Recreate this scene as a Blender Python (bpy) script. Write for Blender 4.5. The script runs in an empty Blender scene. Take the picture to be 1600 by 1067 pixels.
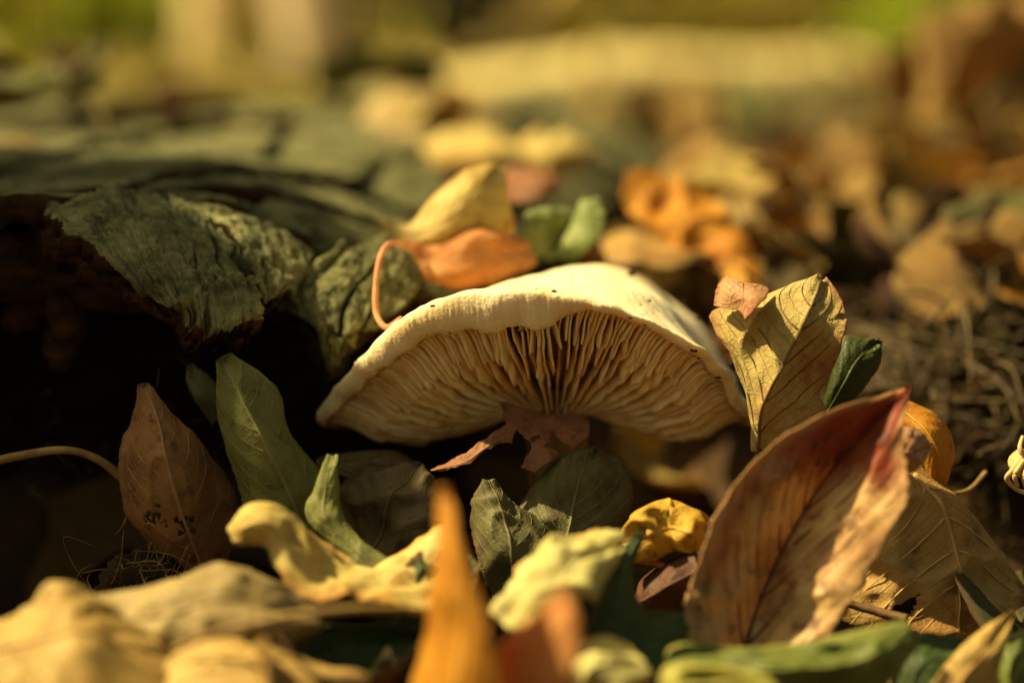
import bpy, math, random
import numpy as np
from mathutils import Vector, Matrix

random.seed(7); RNG = np.random.default_rng(7)
sc = bpy.context.scene
col = sc.collection

# ------------------------------------------------------------------ camera
FPX, HOR, D, CZ = 3764.0, 125.0, 0.47, 0.125
PITCH = math.atan((533.5 - HOR) / FPX)
cam_d = bpy.data.cameras.new('camera'); cam = bpy.data.objects.new('camera', cam_d); col.objects.link(cam)
cam.location = (0, -D, CZ); cam.rotation_euler = (math.pi / 2 - PITCH, 0, 0)
cam_d.sensor_width = 36.0; cam_d.lens = 36.0 * FPX / 1600.0
cam_d.clip_start = 0.005; cam_d.clip_end = 200
cam_d.dof.use_dof = True; cam_d.dof.focus_distance = 0.478; cam_d.dof.aperture_fstop = 4.5
sc.camera = cam

# ------------------------------------------------------------------ world, sun, exposure
SUN = Vector((-0.63, 0.06, 0.77)).normalized()
elev = math.asin(SUN.z); az = math.atan2(SUN.x, SUN.y)
w = bpy.data.worlds.new('World'); sc.world = w; w.use_nodes = True
nt = w.node_tree; bg = nt.nodes['Background']
sky = nt.nodes.new('ShaderNodeTexSky'); sky.sky_type = 'NISHITA'; sky.sun_disc = False
sky.sun_elevation = elev; sky.sun_rotation = az
sky.dust_density = 4.0; sky.ozone_density = 0.4
tint = nt.nodes.new('ShaderNodeMix'); tint.data_type = 'RGBA'; tint.blend_type = 'MULTIPLY'
tint.inputs[0].default_value = 1.0; tint.inputs[7].default_value = (1.0, 0.94, 0.56, 1)   # warm tint put on the sky in place of an unbuilt canopy
nt.links.new(sky.outputs[0], tint.inputs[6]); nt.links.new(tint.outputs[2], bg.inputs[0])
bg.inputs[1].default_value = 0.05
sl = bpy.data.lights.new('sun', 'SUN'); sl.energy = 5.0; sl.angle = math.radians(0.53); sl.color = (1.0, 0.84, 0.46)
so = bpy.data.objects.new('sun', sl); col.objects.link(so); so.rotation_euler = SUN.to_track_quat('Z', 'Y').to_euler()
so.location = (-1, 0, 2)
vs = sc.view_settings; vs.view_transform = 'Standard'; vs.look = 'None'; vs.exposure = 1.15; vs.gamma = 1.0
sc.cycles.use_denoising = True
sc.cycles.max_bounces = 6; sc.cycles.transmission_bounces = 4; sc.cycles.diffuse_bounces = 3; sc.cycles.glossy_bounces = 2
sc.cycles.use_adaptive_sampling = True; sc.cycles.adaptive_threshold = 0.02

# ------------------------------------------------------------------ helpers: space
def at(px, py, ycm):
    """world point seen at photo pixel (px,py) whose depth past the focus plane is ycm centimetres"""
    y = ycm / 100.0
    c, s = math.cos(PITCH), math.sin(PITCH)
    a, b = (px - 800.0) / FPX, (533.5 - py) / FPX
    d = np.array([a, c + b * s, -s + b * c])
    t = (y + D) / d[1]
    return np.array([0, -D, CZ]) + d * t
def project(P):
    c, s = math.cos(PITCH), math.sin(PITCH)
    q = P - np.array([0, -D, CZ])
    f = q[..., 1] * c - q[..., 2] * s
    u = q[..., 1] * s + q[..., 2] * c
    return 800 + FPX * q[..., 0] / f, 533.5 - FPX * u / f

def _h(ix, iy, iz):
    n = (ix.astype(np.int64) * 374761393 + iy.astype(np.int64) * 668265263 + iz.astype(np.int64) * 2147483647) & 0xffffffff
    n = ((n ^ (n >> 13)) * 1274126177) & 0xffffffff
    return ((n ^ (n >> 16)) & 0xffff) / 65535.0 * 2 - 1
def vnoise(P):
    i = np.floor(P).astype(np.int64); f = P - i; f = f * f * f * (f * (f * 6 - 15) + 10)
    r = 0
    for dx in (0, 1):
        for dy in (0, 1):
            for dz in (0, 1):
                wt = (f[..., 0] if dx else 1 - f[..., 0]) * (f[..., 1] if dy else 1 - f[..., 1]) * (f[..., 2] if dz else 1 - f[..., 2])
                r = r + wt * _h(i[..., 0] + dx, i[..., 1] + dy, i[..., 2] + dz)
    return r
def fbm(P, scale, octv=4, gain=0.5):
    P = np.asarray(P, float) * scale; r = 0; a = 1.0; t = 0
    for k in range(octv):
        r = r + a * vnoise(P + 17.3 * k); t += a; a *= gain; P = P * 2.03
    return r / t
def spline(pts, t):
    """Catmull-Rom through pts at parameters t in 0..1"""
    P = np.asarray(pts, float); n = len(P)
    if n == 1: return np.repeat(P, len(t), 0)
    Q = np.vstack([2 * P[0] - P[1], P, 2 * P[-1] - P[-2]])
    x = np.clip(np.asarray(t, float), 0, 1) * (n - 1); i = np.minimum(x.astype(int), n - 2); f = (x - i)[:, None]
    a, b, c, d = Q[i], Q[i + 1], Q[i + 2], Q[i + 3]
    return 0.5 * (2 * b + (c - a) * f + (2 * a - 5 * b + 4 * c - d) * f ** 2 + (3 * b - a - 3 * c + d) * f ** 3)
def sstep(a, b, x):
    t = np.clip((x - a) / (b - a), 0, 1); return t * t * (3 - 2 * t)
def ground_h(x, y):
    x = np.asarray(x, float); y = np.asarray(y, float)
    g = np.exp(-((x - 0.012) / 0.055) ** 4); h = 0.055 * sstep(0.03, 0.12, y - 0.055 * g) + np.interp(y, [.12, .3, .7, 1.2, 3, 6], [0, .018, .040, .042, .02, 0])
    h = h + 0.050 * np.exp(-(((x - 0.24) / 0.09) ** 2 + ((y - 0.40) / 0.13) ** 2))
    h = h + 0.012 * np.exp(-(((x - 0.13) / 0.06) ** 2 + ((y - 0.13) / 0.05) ** 2))
    P = np.stack([x, y, 0 * x], -1)
    return h + 0.006 * fbm(P, 14, 3) * sstep(-1, 0.5, y) + 0.012 * fbm(P, 1.1, 2) * sstep(0.8, 3, y)

# ------------------------------------------------------------------ helpers: meshes
def tag(o, label=None, cat=None, group=None, kind=None):
    if label: o['label'] = label
    if cat: o['category'] = cat
    if group: o['group'] = group
    if kind: o['kind'] = kind
    return o
def new_mesh(name, V, F, mat=None, uv=None, smooth=True):
    me = bpy.data.meshes.new(name); me.from_pydata([tuple(v) for v in np.asarray(V)], [], [tuple(int(i) for i in f) for f in F])
    if mat: me.materials.append(mat)
    if smooth: me.polygons.foreach_set('use_smooth', [True] * len(me.polygons))
    if uv is not None:
        l = me.uv_layers.new(name='UVMap'); idx = np.empty(len(me.loops), np.int32); me.loops.foreach_get('vertex_index', idx)
        l.data.foreach_set('uv', np.asarray(uv)[idx].astype(np.float32).ravel())
    me.update(); return me
def obj(name, me, parent=None, loc=None):
    o = bpy.data.objects.new(name, me); col.objects.link(o)
    if loc is not None: o.location = loc
    if parent is not None: o.parent = parent
    return o
def placed(name, V, F, mat, parent=None, uv=None, smooth=True, loc=None):
    """mesh from world-space vertices, origin at its own base (or relative to its parent's origin)"""
    V = np.asarray(V, float)
    org = np.array([0., 0., 0.])
    p = parent
    while p is not None:
        org = org + np.array(p.location); p = p.parent
    if loc is None: loc = np.array([V[:, 0].mean(), V[:, 1].mean(), V[:, 2].min()])
    return obj(name, new_mesh(name, V - loc, F, mat, uv, smooth), parent, tuple(np.asarray(loc) - org))
def grid_normals(P):
    du = np.gradient(P, axis=0); dv = np.gradient(P, axis=1)
    n = np.cross(du, dv); l = np.linalg.norm(n, axis=-1, keepdims=True)
    n = n / np.maximum(l, 1e-12)
    bad = l[..., 0] < 1e-11
    if bad.any(): n[bad] = n[~bad].mean(0) if (~bad).any() else (0, 0, 1)
    return n
def solid_grid(P, th, UV=None, mask=None, flip=False, NRM=None):
    """closed sheet: grid P (n,m,3), thickness th away from the normal, cells where mask is False left open"""
    n, m = P.shape[:2]; N = grid_normals(P) if NRM is None else NRM
    if flip and NRM is None: N = -N
    B = P - N * (th if np.isscalar(th) else th[..., None])
    V = np.vstack([P.reshape(-1, 3), B.reshape(-1, 3)]); o = n * m
    if mask is None: mask = np.ones((n - 1, m - 1), bool)
    F = []; top = []
    I = lambda i, j: i * m + j
    for i in range(n - 1):
        for j in range(m - 1):
            if not mask[i, j]: continue
            a, b, c, d = I(i, j), I(i + 1, j), I(i + 1, j + 1), I(i, j + 1)
            top.append(len(F)); F.append((a, b, c, d)); F.append((o + d, o + c, o + b, o + a))
            if j == 0 or not mask[i, j - 1]: F.append((b, a, o + a, o + b))
            if j == m - 2 or not mask[i, j + 1]: F.append((d, c, o + c, o + d))
            if i == 0 or not mask[i - 1, j]: F.append((a, d, o + d, o + a))
            if i == n - 2 or not mask[i + 1, j]: F.append((c, b, o + b, o + c))
    if flip: F = [tuple(reversed(f)) for f in F]
    solid_grid.top = top
    used = np.unique(np.array(F).ravel()); re = -np.ones(len(V), int); re[used] = np.arange(len(used))
    uv = None
    if UV is not None: uv = np.vstack([UV.reshape(-1, 2)] * 2)[used]
    return V[used], [tuple(re[list(f)]) for f in F], uv
def tube(pts, r, sides=8, seg=None, wob=0.0):
    pts = np.asarray(pts, float); seg = seg or max(6, 5 * (len(pts) - 1))
    t = np.linspace(0, 1, seg + 1); C = spline(pts, t)
    R = spline(np.asarray(r, float).reshape(-1, 1), t)[:, 0] if not np.isscalar(r) else np.full(len(t), r)
    T = np.gradient(C, axis=0); T /= np.maximum(np.linalg.norm(T, axis=1, keepdims=True), 1e-12)
    ref = np.array([0.31, 0.2, 0.93]); V = []
    for c, tt, rr in zip(C, T, R):
        a = np.cross(tt, ref); a /= np.linalg.norm(a); b = np.cross(tt, a)
        for k in range(sides):
            th = 2 * math.pi * k / sides
            V.append(c + rr * (math.cos(th) * a + math.sin(th) * b))
    V = np.array(V)
    if wob: V = V + wob * np.stack([fbm(V + 3 * q, 1 / (8 * wob), 3) for q in range(3)], -1)
    F = []
    for i in range(seg):
        for k in range(sides):
            F.append((i * sides + k, i * sides + (k + 1) % sides, (i + 1) * sides + (k + 1) % sides, (i + 1) * sides + k))
    F.append(tuple(range(sides))[::-1]); F.append(tuple(seg * sides + k for k in range(sides)))
    return V, F
def blob(c, r, amp=0.35, freq=1.3, n=10, squash=(1, 1, 1), seed=0):
    th = np.linspace(0, math.pi, n); ph = np.linspace(0, 2 * math.pi, 2 * n, endpoint=False); V = []; F = []
    A, B = np.meshgrid(th[1:-1], ph, indexing='ij')
    U = np.stack([np.sin(A) * np.cos(B), np.sin(A) * np.sin(B), np.cos(A)], -1).reshape(-1, 3)
    U = np.vstack([U, [[0, 0, 1], [0, 0, -1]]])
    R = r * (1 + amp * fbm(U + seed * 5.1, freq, 4, 0.6))
    V = np.asarray(c) + U * R[:, None] * np.asarray(squash); m = 2 * n
    for i in range(n - 3):
        for k in range(m): F.append((i * m + k, (i + 1) * m + k, (i + 1) * m + (k + 1) % m, i * m + (k + 1) % m))
    for k in range(m):
        F.append((len(V) - 2, k, (k + 1) % m)); F.append((len(V) - 1, (n - 3) * m + (k + 1) % m, (n - 3) * m + k))
    return V, F
def in_poly(x, y, poly):
    r = np.zeros(x.shape, bool); n = len(poly)
    for i in range(n):
        (x1, y1), (x2, y2) = poly[i], poly[(i + 1) % n]
        c = ((y1 > y) != (y2 > y)) & (x < (x2 - x1) * (y - y1) / (y2 - y1 + 1e-12) + x1)
        r ^= c
    return r

# ------------------------------------------------------------------ materials
def lin(c):
    return tuple(((v / 255) / 12.92 if v / 255 <= 0.04045 else ((v / 255 + 0.055) / 1.055) ** 2.4) for v in c) + (1,)
class NT:
    def __init__(s, name):
        s.m = bpy.data.materials.new(name); s.m.use_nodes = True; s.t = s.m.node_tree; s.t.nodes.clear()
        s.out = s.t.nodes.new('ShaderNodeOutputMaterial')
    def n(s, typ, **k):
        x = s.t.nodes.new(typ)
        for a, b in k.items(): setattr(x, a, b)
        return x
    def put(s, sock, v):
        if isinstance(v, bpy.types.NodeSocket): s.t.links.new(v, sock)
        else: sock.default_value = v
    def math(s, op, a, b=None, c=None, clamp=False):
        x = s.n('ShaderNodeMath', operation=op, use_clamp=clamp); s.put(x.inputs[0], a)
        if b is not None: s.put(x.inputs[1], b)
        if c is not None: s.put(x.inputs[2], c)
        return x.outputs[0]
    def mix(s, f, a, b, mode='MIX'):
        x = s.n('ShaderNodeMix', data_type='RGBA', blend_type=mode); s.put(x.inputs[0], f); s.put(x.inputs[6], a); s.put(x.inputs[7], b); return x.outputs[2]
    def noise(s, vec, scale, detail=4, rough=0.55, dist=0.0):
        x = s.n('ShaderNodeTexNoise'); s.put(x.inputs['Vector'], vec); x.inputs['Scale'].default_value = scale
        x.inputs['Detail'].default_value = detail; x.inputs['Roughness'].default_value = rough; x.inputs['Distortion'].default_value = dist; return x.outputs[0]
    def voro(s, vec, scale, feature='F1'):
        x = s.n('ShaderNodeTexVoronoi', feature=feature); s.put(x.inputs['Vector'], vec); x.inputs['Scale'].default_value = scale; return x
    def ss(s, a, b, v):
        x = s.n('ShaderNodeMapRange', interpolation_type='SMOOTHSTEP'); s.put(x.inputs[0], v); x.inputs[1].default_value = a; x.inputs[2].default_value = b; return x.outputs[0]
    def bump(s, h, dist, strength=1.0):
        x = s.n('ShaderNodeBump'); s.put(x.inputs['Height'], h); x.inputs['Distance'].default_value = dist; x.inputs['Strength'].default_value = strength; return x.outputs[0]
    def bsdf(s, color, rough=0.6, normal=None, spec=0.3, sss=0, sssr=None, sssc=None):
        p = s.n('ShaderNodeBsdfPrincipled'); s.put(p.inputs['Base Color'], color); s.put(p.inputs['Roughness'], rough)
        p.inputs['Specular IOR Level'].default_value = spec
        if normal is not None: s.put(p.inputs['Normal'], normal)
        if sss: p.inputs['Subsurface Weight'].default_value = sss; p.inputs['Subsurface Radius'].default_value = sssr; p.inputs['Subsurface Scale'].default_value = sssc
        return p
    def done(s, shader): s.t.links.new(shader, s.out.inputs[0]); return s.m

def leafmat(name, c1, c2, vein=None, spot=None, edge=None, nv=7.0, k=0.32, mott=60, trans=0.3, rough=0.55, spots=0.52, tip=None, retic=950, retc=0.35, green=None):
    s = NT(name); tc = s.n('ShaderNodeTexCoord'); ob = tc.outputs['Object']
    sep = s.n('ShaderNodeSeparateXYZ'); s.put(sep.inputs[0], tc.outputs['UV'])
    u = sep.outputs[0]; v = s.math('MULTIPLY', s.math('ABSOLUTE', s.math('SUBTRACT', sep.outputs[1], 0.5)), 2.0)
    nz = s.noise(ob, mott, 5, 0.6); nz2 = s.noise(ob, mott * 4.2, 5, 0.65); fine = s.noise(ob, 1400, 3, 0.6)
    base = s.mix(s.ss(0.40, 0.62, nz), lin(c1), lin(c2))
    if tip is not None: base = s.mix(s.math('MULTIPLY', s.ss(0.46, 0.66, s.math('ADD', u, s.math('MULTIPLY', s.math('SUBTRACT', nz, 0.5), 0.7))), 0.9), base, lin(tip))  # tip colour darkens the upper blade where a shadow would fall
    if green is not None: base = s.mix(s.ss(0.5, 0.66, nz2), base, lin(green))
    if spot is not None: base = s.mix(s.math('MULTIPLY', s.ss(spots, spots + 0.14, nz2), 0.75), base, lin(spot))
    if edge is not None: base = s.mix(s.math('MULTIPLY', s.ss(0.78, 1.0, s.math('ADD', v, s.math('MULTIPLY', s.math('SUBTRACT', nz, 0.5), 0.35))), 0.8), base, lin(edge))
    warp = s.math('MULTIPLY', s.math('SUBTRACT', s.noise(ob, 110, 2, 0.5), 0.5), 0.10)
    ph = s.math('MULTIPLY', s.math('ADD', s.math('SUBTRACT', u, s.math('MULTIPLY', s.math('POWER', v, 1.25), k)), warp), nv)
    fr = s.math('ABSOLUTE', s.math('SUBTRACT', s.math('FRACT', s.math('ADD', ph, 50.0)), 0.5))     # 0.5 on a vein
    sv = s.ss(0.462, 0.497, fr)
    mid = s.math('SUBTRACT', 1.0, s.ss(0.012, 0.05, v))
    vo = s.voro(ob, retic, 'DISTANCE_TO_EDGE').outputs['Distance']
    vo2 = s.voro(ob, retic * 0.38, 'DISTANCE_TO_EDGE').outputs['Distance']
    net = s.math('MAXIMUM', s.math('SUBTRACT', 1.0, s.ss(0.0, 0.09, vo2)), s.math('MULTIPLY', s.math('SUBTRACT', 1.0, s.ss(0.0, 0.12, vo)), 0.6))
    veins = s.math('MAXIMUM', s.math('MAXIMUM', sv, mid), s.math('MULTIPLY', net, retc), clamp=True)
    if vein is not None: base = s.mix(s.math('MULTIPLY', veins, 0.62), base, lin(vein))
    base = s.mix(0.22, base, s.mix(fine, (0.25, 0.25, 0.25, 1), (0.75, 0.75, 0.75, 1)), 'OVERLAY')
    h = s.math('ADD', s.math('ADD', s.math('MULTIPLY', veins, 0.42), s.math('MULTIPLY', fine, 0.25)), s.math('MULTIPLY', nz2, 0.8))
    nb = s.bump(h, 0.00045, 0.9)
    p = s.bsdf(base, s.math('MULTIPLY_ADD', nz2, 0.3, rough - 0.1), nb, 0.25)
    tr = s.n('ShaderNodeBsdfTranslucent'); s.put(tr.inputs[0], s.mix(1.0, base, (1.0, 0.86, 0.5, 1), 'MULTIPLY')); s.put(tr.inputs[1], nb)
    mx = s.n('ShaderNodeMixShader'); mx.inputs[0].default_value = trans
    s.t.links.new(p.outputs[0], mx.inputs[1]); s.t.links.new(tr.outputs[0], mx.inputs[2])
    return s.done(mx.outputs[0])
def stalkmat(name, c1, c2):
    s = NT(name); ob = s.n('ShaderNodeTexCoord').outputs['Object']
    nz = s.noise(ob, 180, 4); f = s.noise(ob, 1500, 3)
    return s.done(s.bsdf(s.mix(s.ss(0.35, 0.65, nz), lin(c1), lin(c2)), 0.6, s.bump(f, 0.0002, 0.6), 0.25).outputs[0])

M = {}
M['brown_hole'] = leafmat('brown leaf with pale veins', (150, 104, 62), (118, 78, 44), (172, 130, 84), (90, 56, 30), (122, 92, 48), nv=6, k=0.4, mott=45, trans=0.25)
M['olive'] = leafmat('olive green leaf', (128, 128, 66), (104, 106, 48), (156, 146, 94), (84, 78, 42), (128, 104, 60), nv=8, k=0.35, trans=0.25)
M['dark_olive'] = leafmat('dull dark olive leaf', (104, 98, 56), (82, 80, 42), (122, 110, 70), (76, 54, 30), (106, 76, 44), nv=7, k=0.4, trans=0.2, mott=38, spots=0.5)
M['dull_brown'] = leafmat('dull grey brown leaf', (112, 92, 58), (92, 80, 44), (128, 104, 68), (72, 54, 30), None, nv=7, k=0.4, trans=0.2)
M['cream_yellow'] = leafmat('cream yellow leaf', (214, 190, 112), (196, 164, 78), (204, 176, 100), (168, 120, 52), (190, 128, 52), nv=6, mott=32, trans=0.35)
M['cream_green'] = leafmat('pale cream green leaf', (210, 196, 126), (184, 172, 90), (196, 186, 112), (168, 140, 70), (196, 130, 52), nv=6, mott=34, trans=0.3)
M['orange'] = leafmat('orange yellow leaf', (218, 156, 48), (206, 136, 40), (222, 168, 70), (172, 96, 30), (206, 156, 60), nv=6, mott=30, trans=0.5)
M['orange_pink'] = leafmat('orange pink leaf', (220, 162, 92), (216, 140, 60), (222, 170, 106), (186, 112, 54), None, nv=6, mott=30, trans=0.5)
M['rust'] = leafmat('rust red leaf with painted shade fading to tan', (216, 174, 110), (156, 98, 54), (120, 60, 32), (84, 46, 26), (190, 146, 92), nv=7, k=0.5, mott=48, trans=0.25, rough=0.45, tip=(142, 48, 14), retc=0.12)  # red tip is real, but darkened to hold the shadow on the upper half
M['dry_tan'] = leafmat('dry tan upright leaf', (186, 166, 96), (168, 142, 76), (142, 110, 62), (146, 102, 62), (158, 110, 66), nv=6, k=0.42, mott=36, trans=0.25, rough=0.65, retc=0.55)
M['dry_pink'] = leafmat('dry pinkish tan leaf', (196, 150, 104), (176, 122, 82), (150, 100, 66), (128, 70, 44), (130, 66, 40), nv=6, mott=60, trans=0.25, retc=0.5)
M['shade_green'] = leafmat('green leaf darkened for shade', (54, 64, 24), (70, 76, 28), (96, 96, 42), (48, 52, 20), (140, 84, 34), nv=7, trans=0.3, rough=0.4)  # greens lowered in place of the shadow of the upright tan leaf
M['teal_green'] = leafmat('cool green leaf', (58, 74, 36), (76, 88, 42), (100, 110, 60), (50, 58, 30), None, nv=7, trans=0.25, rough=0.4)
M['leaf_green'] = leafmat('fresh green leaf', (116, 122, 54), (88, 100, 40), (150, 150, 84), (100, 96, 42), (168, 156, 84), nv=7, trans=0.35, rough=0.42)
M['lime'] = leafmat('lime yellow leaf', (184, 174, 84), (158, 154, 66), (194, 184, 106), (150, 130, 56), None, nv=7, trans=0.4)
M['gold'] = leafmat('golden yellow leaf', (216, 168, 52), (190, 146, 44), (224, 190, 96), (150, 104, 36), None, nv=6, trans=0.4, green=(150, 152, 66), mott=90)
M['tan_brown'] = leafmat('tan brown leaf', (186, 148, 80), (158, 112, 54), (190, 152, 92), (112, 78, 40), (170, 140, 76), nv=5, k=0.45, mott=30, trans=0.3)
M['buff'] = leafmat('yellow buff leaf', (202, 168, 94), (178, 142, 72), (192, 154, 90), (150, 112, 56), (194, 166, 98), nv=6, mott=30, trans=0.35)
M['grey_tan'] = leafmat('grey tan leaf', (172, 148, 92), (142, 120, 68), (160, 130, 84), (116, 90, 50), None, nv=6, mott=34, trans=0.3)
M['dark_brown'] = leafmat('dark brown leaf', (92, 56, 32), (70, 42, 24), (104, 68, 40), (52, 32, 18), None, nv=6, trans=0.15)
M['rose_brown'] = leafmat('torn rose brown leaf', (150, 100, 64), (126, 82, 48), (142, 98, 64), (96, 60, 36), None, nv=6, trans=0.2)
M['sage'] = leafmat('pale sage green leaf', (152, 158, 94), (116, 128, 64), (168, 170, 108), (96, 106, 52), None, nv=6, trans=0.3)
M['stalk_tan'] = stalkmat('dry stalk', (150, 122, 66), (122, 92, 46))
M['stalk_orange'] = stalkmat('orange stalk', (206, 142, 92), (184, 112, 66))
M['stalk_brown'] = stalkmat('dark stalk', (84, 60, 34), (108, 78, 44))
M['root_pale'] = stalkmat('pale rootlet', (206, 172, 112), (176, 134, 80))
M['straw'] = stalkmat('weathered straw', (98, 78, 44), (62, 48, 26))

# ------------------------------------------------------------------ leaves
CAMP = np.array([0, -D, CZ])
def leaf(label, L, Mi, R, mat, group=None, bulge=(0.0, 0.0), wr=0.0007, stalk=None, stalkmat_=None, stalk_r=0.0007, keep=None, cut=None,
         nv=7, k=0.32, th=0.00025, N=64, Mh=20, rag=0.07, ragf=15.0, name='fallen_leaf', parent=None, veins=True, pil=0.00022, sv=False, roll=0.0, seed=None):
    """blade lofted through left edge, midrib and right edge; each list runs base to tip as (px, py, depth cm)"""
    tt = np.linspace(0, 1, N); sd = seed if seed is not None else (sum(map(ord, label)) % 97) * 1.7
    w3 = lambda pts: np.array([at(*p) for p in pts])
    l, m, r = (spline(w3(q), tt) for q in (L, Mi, R))
    v = np.linspace(-1, 1, 2 * Mh + 1); vv = v[None, :, None]
    ragn = 1 + rag * fbm(np.stack([tt * ragf, 0 * tt + sd, 0 * tt], -1), 1.0, 4, 0.65); ragm = 1 + rag * fbm(np.stack([tt * ragf, 0 * tt + sd + 40, 0 * tt], -1), 1.0, 4, 0.65)
    l = m + (l - m) * ragn[:, None]; r = m + (r - m) * ragm[:, None]
    a = np.abs(v)[None, :, None]
    side = np.where(vv < 0, l[:, None], r[:, None])
    P = m[:, None] + (side - m[:, None]) * a
    n = grid_normals(P)
    nm = np.mean(n * (CAMP - P)); flip = nm < 0
    if flip: n = -n
    # smooth normals along the blade so a fold at the midrib does not split the sheet
    bl = np.where(vv < 0, bulge[0], bulge[1]) * 0.01
    P = P + n * bl * 4 * a * (1 - a)
    U, V = np.meshgrid(tt, v, indexing='ij')
    env = np.minimum(1, 6 * (1 - np.abs(V)) + 0.5)[..., None]
    crease = (0.5 - np.abs(fbm(P * np.array([1, 1.6, 1]) + sd * 2, 85, 2)) * 2.2)[..., None] * wr * 0.9
    nz = crease + fbm(P + sd, 70, 3)[..., None] * wr + fbm(P - sd, 220, 2)[..., None] * wr * 0.2
    ph = (U - k * np.abs(V) ** 1.25) * nv
    pil_h = np.abs(np.sin(math.pi * ph)) ** 0.6 * pil * np.minimum(1, 4 * np.abs(V))
    en = np.linalg.norm(l - r, axis=1); en = np.clip(en / max(en.max() * 0.35, 1e-9), 0, 1)[:, None, None]
    nmean = n.mean(axis=1, keepdims=True); nmean /= np.maximum(np.linalg.norm(nmean, axis=-1, keepdims=True), 1e-9)
    P = P + nmean * (nz * 1.6 + pil_h[..., None]) * en
    mask = None
    if keep is not None or cut is not None:
        C = 0.25 * (P[:-1, :-1] + P[1:, :-1] + P[:-1, 1:] + P[1:, 1:]); x, y = project(C)
        jit = 3.0 * fbm(C, 500, 3); x = x + jit * 1.6; y = y + 4.0 * fbm(C + 9, 500, 3)
        mask = in_poly(x, y, keep) if keep is not None else np.ones(x.shape, bool)
        for pl in (cut or []): mask &= ~in_poly(x, y, pl)
    UV = np.stack([U, V * 0.5 + 0.5], -1)
    Vv, F, uv = solid_grid(P, th, UV, mask, flip=flip)
    loc = None
    if parent is None: loc = np.array([P[..., 0].mean(), P[..., 1].mean(), P[..., 2].min()])
    o = placed(name, Vv, F, mat, parent, uv, loc=loc)
    if parent is None: tag(o, label, 'leaf', group)
    if veins:
        sm = stalkmat_ or VM.get(mat.name)
        if sm is None: sm = M['stalk_tan']
        Nn = grid_normals(P); Nn = -Nn if flip else Nn
        c = P[:, Mh] + Nn[:, Mh] * 0.0001
        wmax = np.linalg.norm(l - r, axis=1).max()
        rr = min(0.0006, wmax * 0.014)
        i0 = 2
        vv_, f_ = tube(c[i0:-2:4], np.linspace(rr, rr * 0.3, len(c[i0:-2:4])), 6, 40)
        placed('midrib', vv_, f_, sm, o)
        if sv:
            for sgn in (-1, 1):
                for j in range(1, nv + 1):
                    a_ = np.linspace(.03, .93, 12); uu = (j - .5) / nv + k * a_ ** 1.25
                    ok = uu < .97
                    if ok.sum() < 6: continue
                    ii = np.clip((uu[ok] * (N - 1)).round().astype(int), 0, N - 1); jj = np.clip(((sgn * a_[ok] + 1) * Mh).round().astype(int), 0, 2 * Mh)
                    q = P[ii, jj] + Nn[ii, jj] * 0.00006
                    q[1:-1] = (q[:-2] + q[1:-1] + q[2:]) / 3
                    vv_, f_ = tube(q, np.linspace(rr * .42, rr * .16, len(q)), 5, 14); placed('side_vein', vv_, f_, sm, o)
    if stalk is not None:
        pts = np.array([at(*p) for p in stalk]); vv_, f_ = tube(pts, np.linspace(stalk_r, stalk_r * 1.25, len(pts)), 8, 30)
        placed('stalk', vv_, f_, stalkmat_ or M['stalk_tan'], o)
    return o, P
VM = {}
def veinmat(key, c): VM[M[key].name] = stalkmat('vein of ' + M[key].name, c, tuple(int(x * 0.86) for x in c))
for kk, cc in dict(brown_hole=(164, 120, 76), olive=(148, 138, 92), dark_olive=(114, 104, 64), dull_brown=(118, 94, 60), cream_yellow=(204, 174, 98), cream_green=(196, 186, 112),
                   orange=(216, 160, 64), orange_pink=(210, 150, 92), rust=(122, 58, 30), dry_tan=(116, 84, 48), dry_pink=(150, 100, 66), shade_green=(100, 108, 46), teal_green=(88, 106, 66),
                   leaf_green=(160, 164, 92), lime=(206, 200, 110), gold=(214, 176, 84), tan_brown=(186, 148, 88), buff=(190, 146, 80), grey_tan=(156, 128, 82), dark_brown=(100, 64, 36),
                   rose_brown=(140, 90, 60), sage=(160, 170, 118)).items(): veinmat(kk, cc)
# ------------------------------------------------------------------ setting: ground
def soil_mat():
    s = NT('leaf mould soil'); ob = s.n('ShaderNodeTexCoord').outputs['Object']
    a = s.noise(ob, 22, 6, 0.6); b = s.noise(ob, 240, 5, 0.65); v = s.voro(ob, 36).outputs['Color']
    hs = s.n('ShaderNodeSeparateColor'); s.put(hs.inputs[0], v)
    far = s.ss(0.9, 2.2, s.n('ShaderNodeSeparateXYZ').outputs[1]) if False else None
    c = s.mix(s.ss(0.35, 0.65, a), lin((58, 40, 24)), lin((84, 62, 36)))
    c = s.mix(s.ss(0.55, 0.7, hs.outputs[0]), c, lin((112, 82, 44)))
    c = s.mix(s.math('MULTIPLY', b, 0.6), c, lin((30, 20, 12)))
    return s.done(s.bsdf(c, 0.9, s.bump(s.math('ADD', b, a), 0.004, 0.8), 0.15).outputs[0])
gx = np.concatenate([-np.geomspace(40, 0.5, 22), np.linspace(-0.42, 0.5, 116), np.geomspace(0.58, 40, 22)])
gy = np.concatenate([-np.geomspace(20, 0.6, 12), np.linspace(-0.5, 0.7, 130), np.geomspace(0.75, 60, 46)])
X, Y = np.meshgrid(gx, gy, indexing='ij'); Z = ground_h(X, Y) + 0.0025 * fbm(np.stack([X, Y, 0 * X], -1), 90, 3)
nx, ny = X.shape; V = np.stack([X, Y, Z], -1).reshape(-1, 3)
F = [(i * ny + j, (i + 1) * ny + j, (i + 1) * ny + j + 1, i * ny + j + 1) for i in range(nx - 1) for j in range(ny - 1)]
tag(obj('ground', new_mesh('ground', V, F, soil_mat())), kind='structure')

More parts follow.
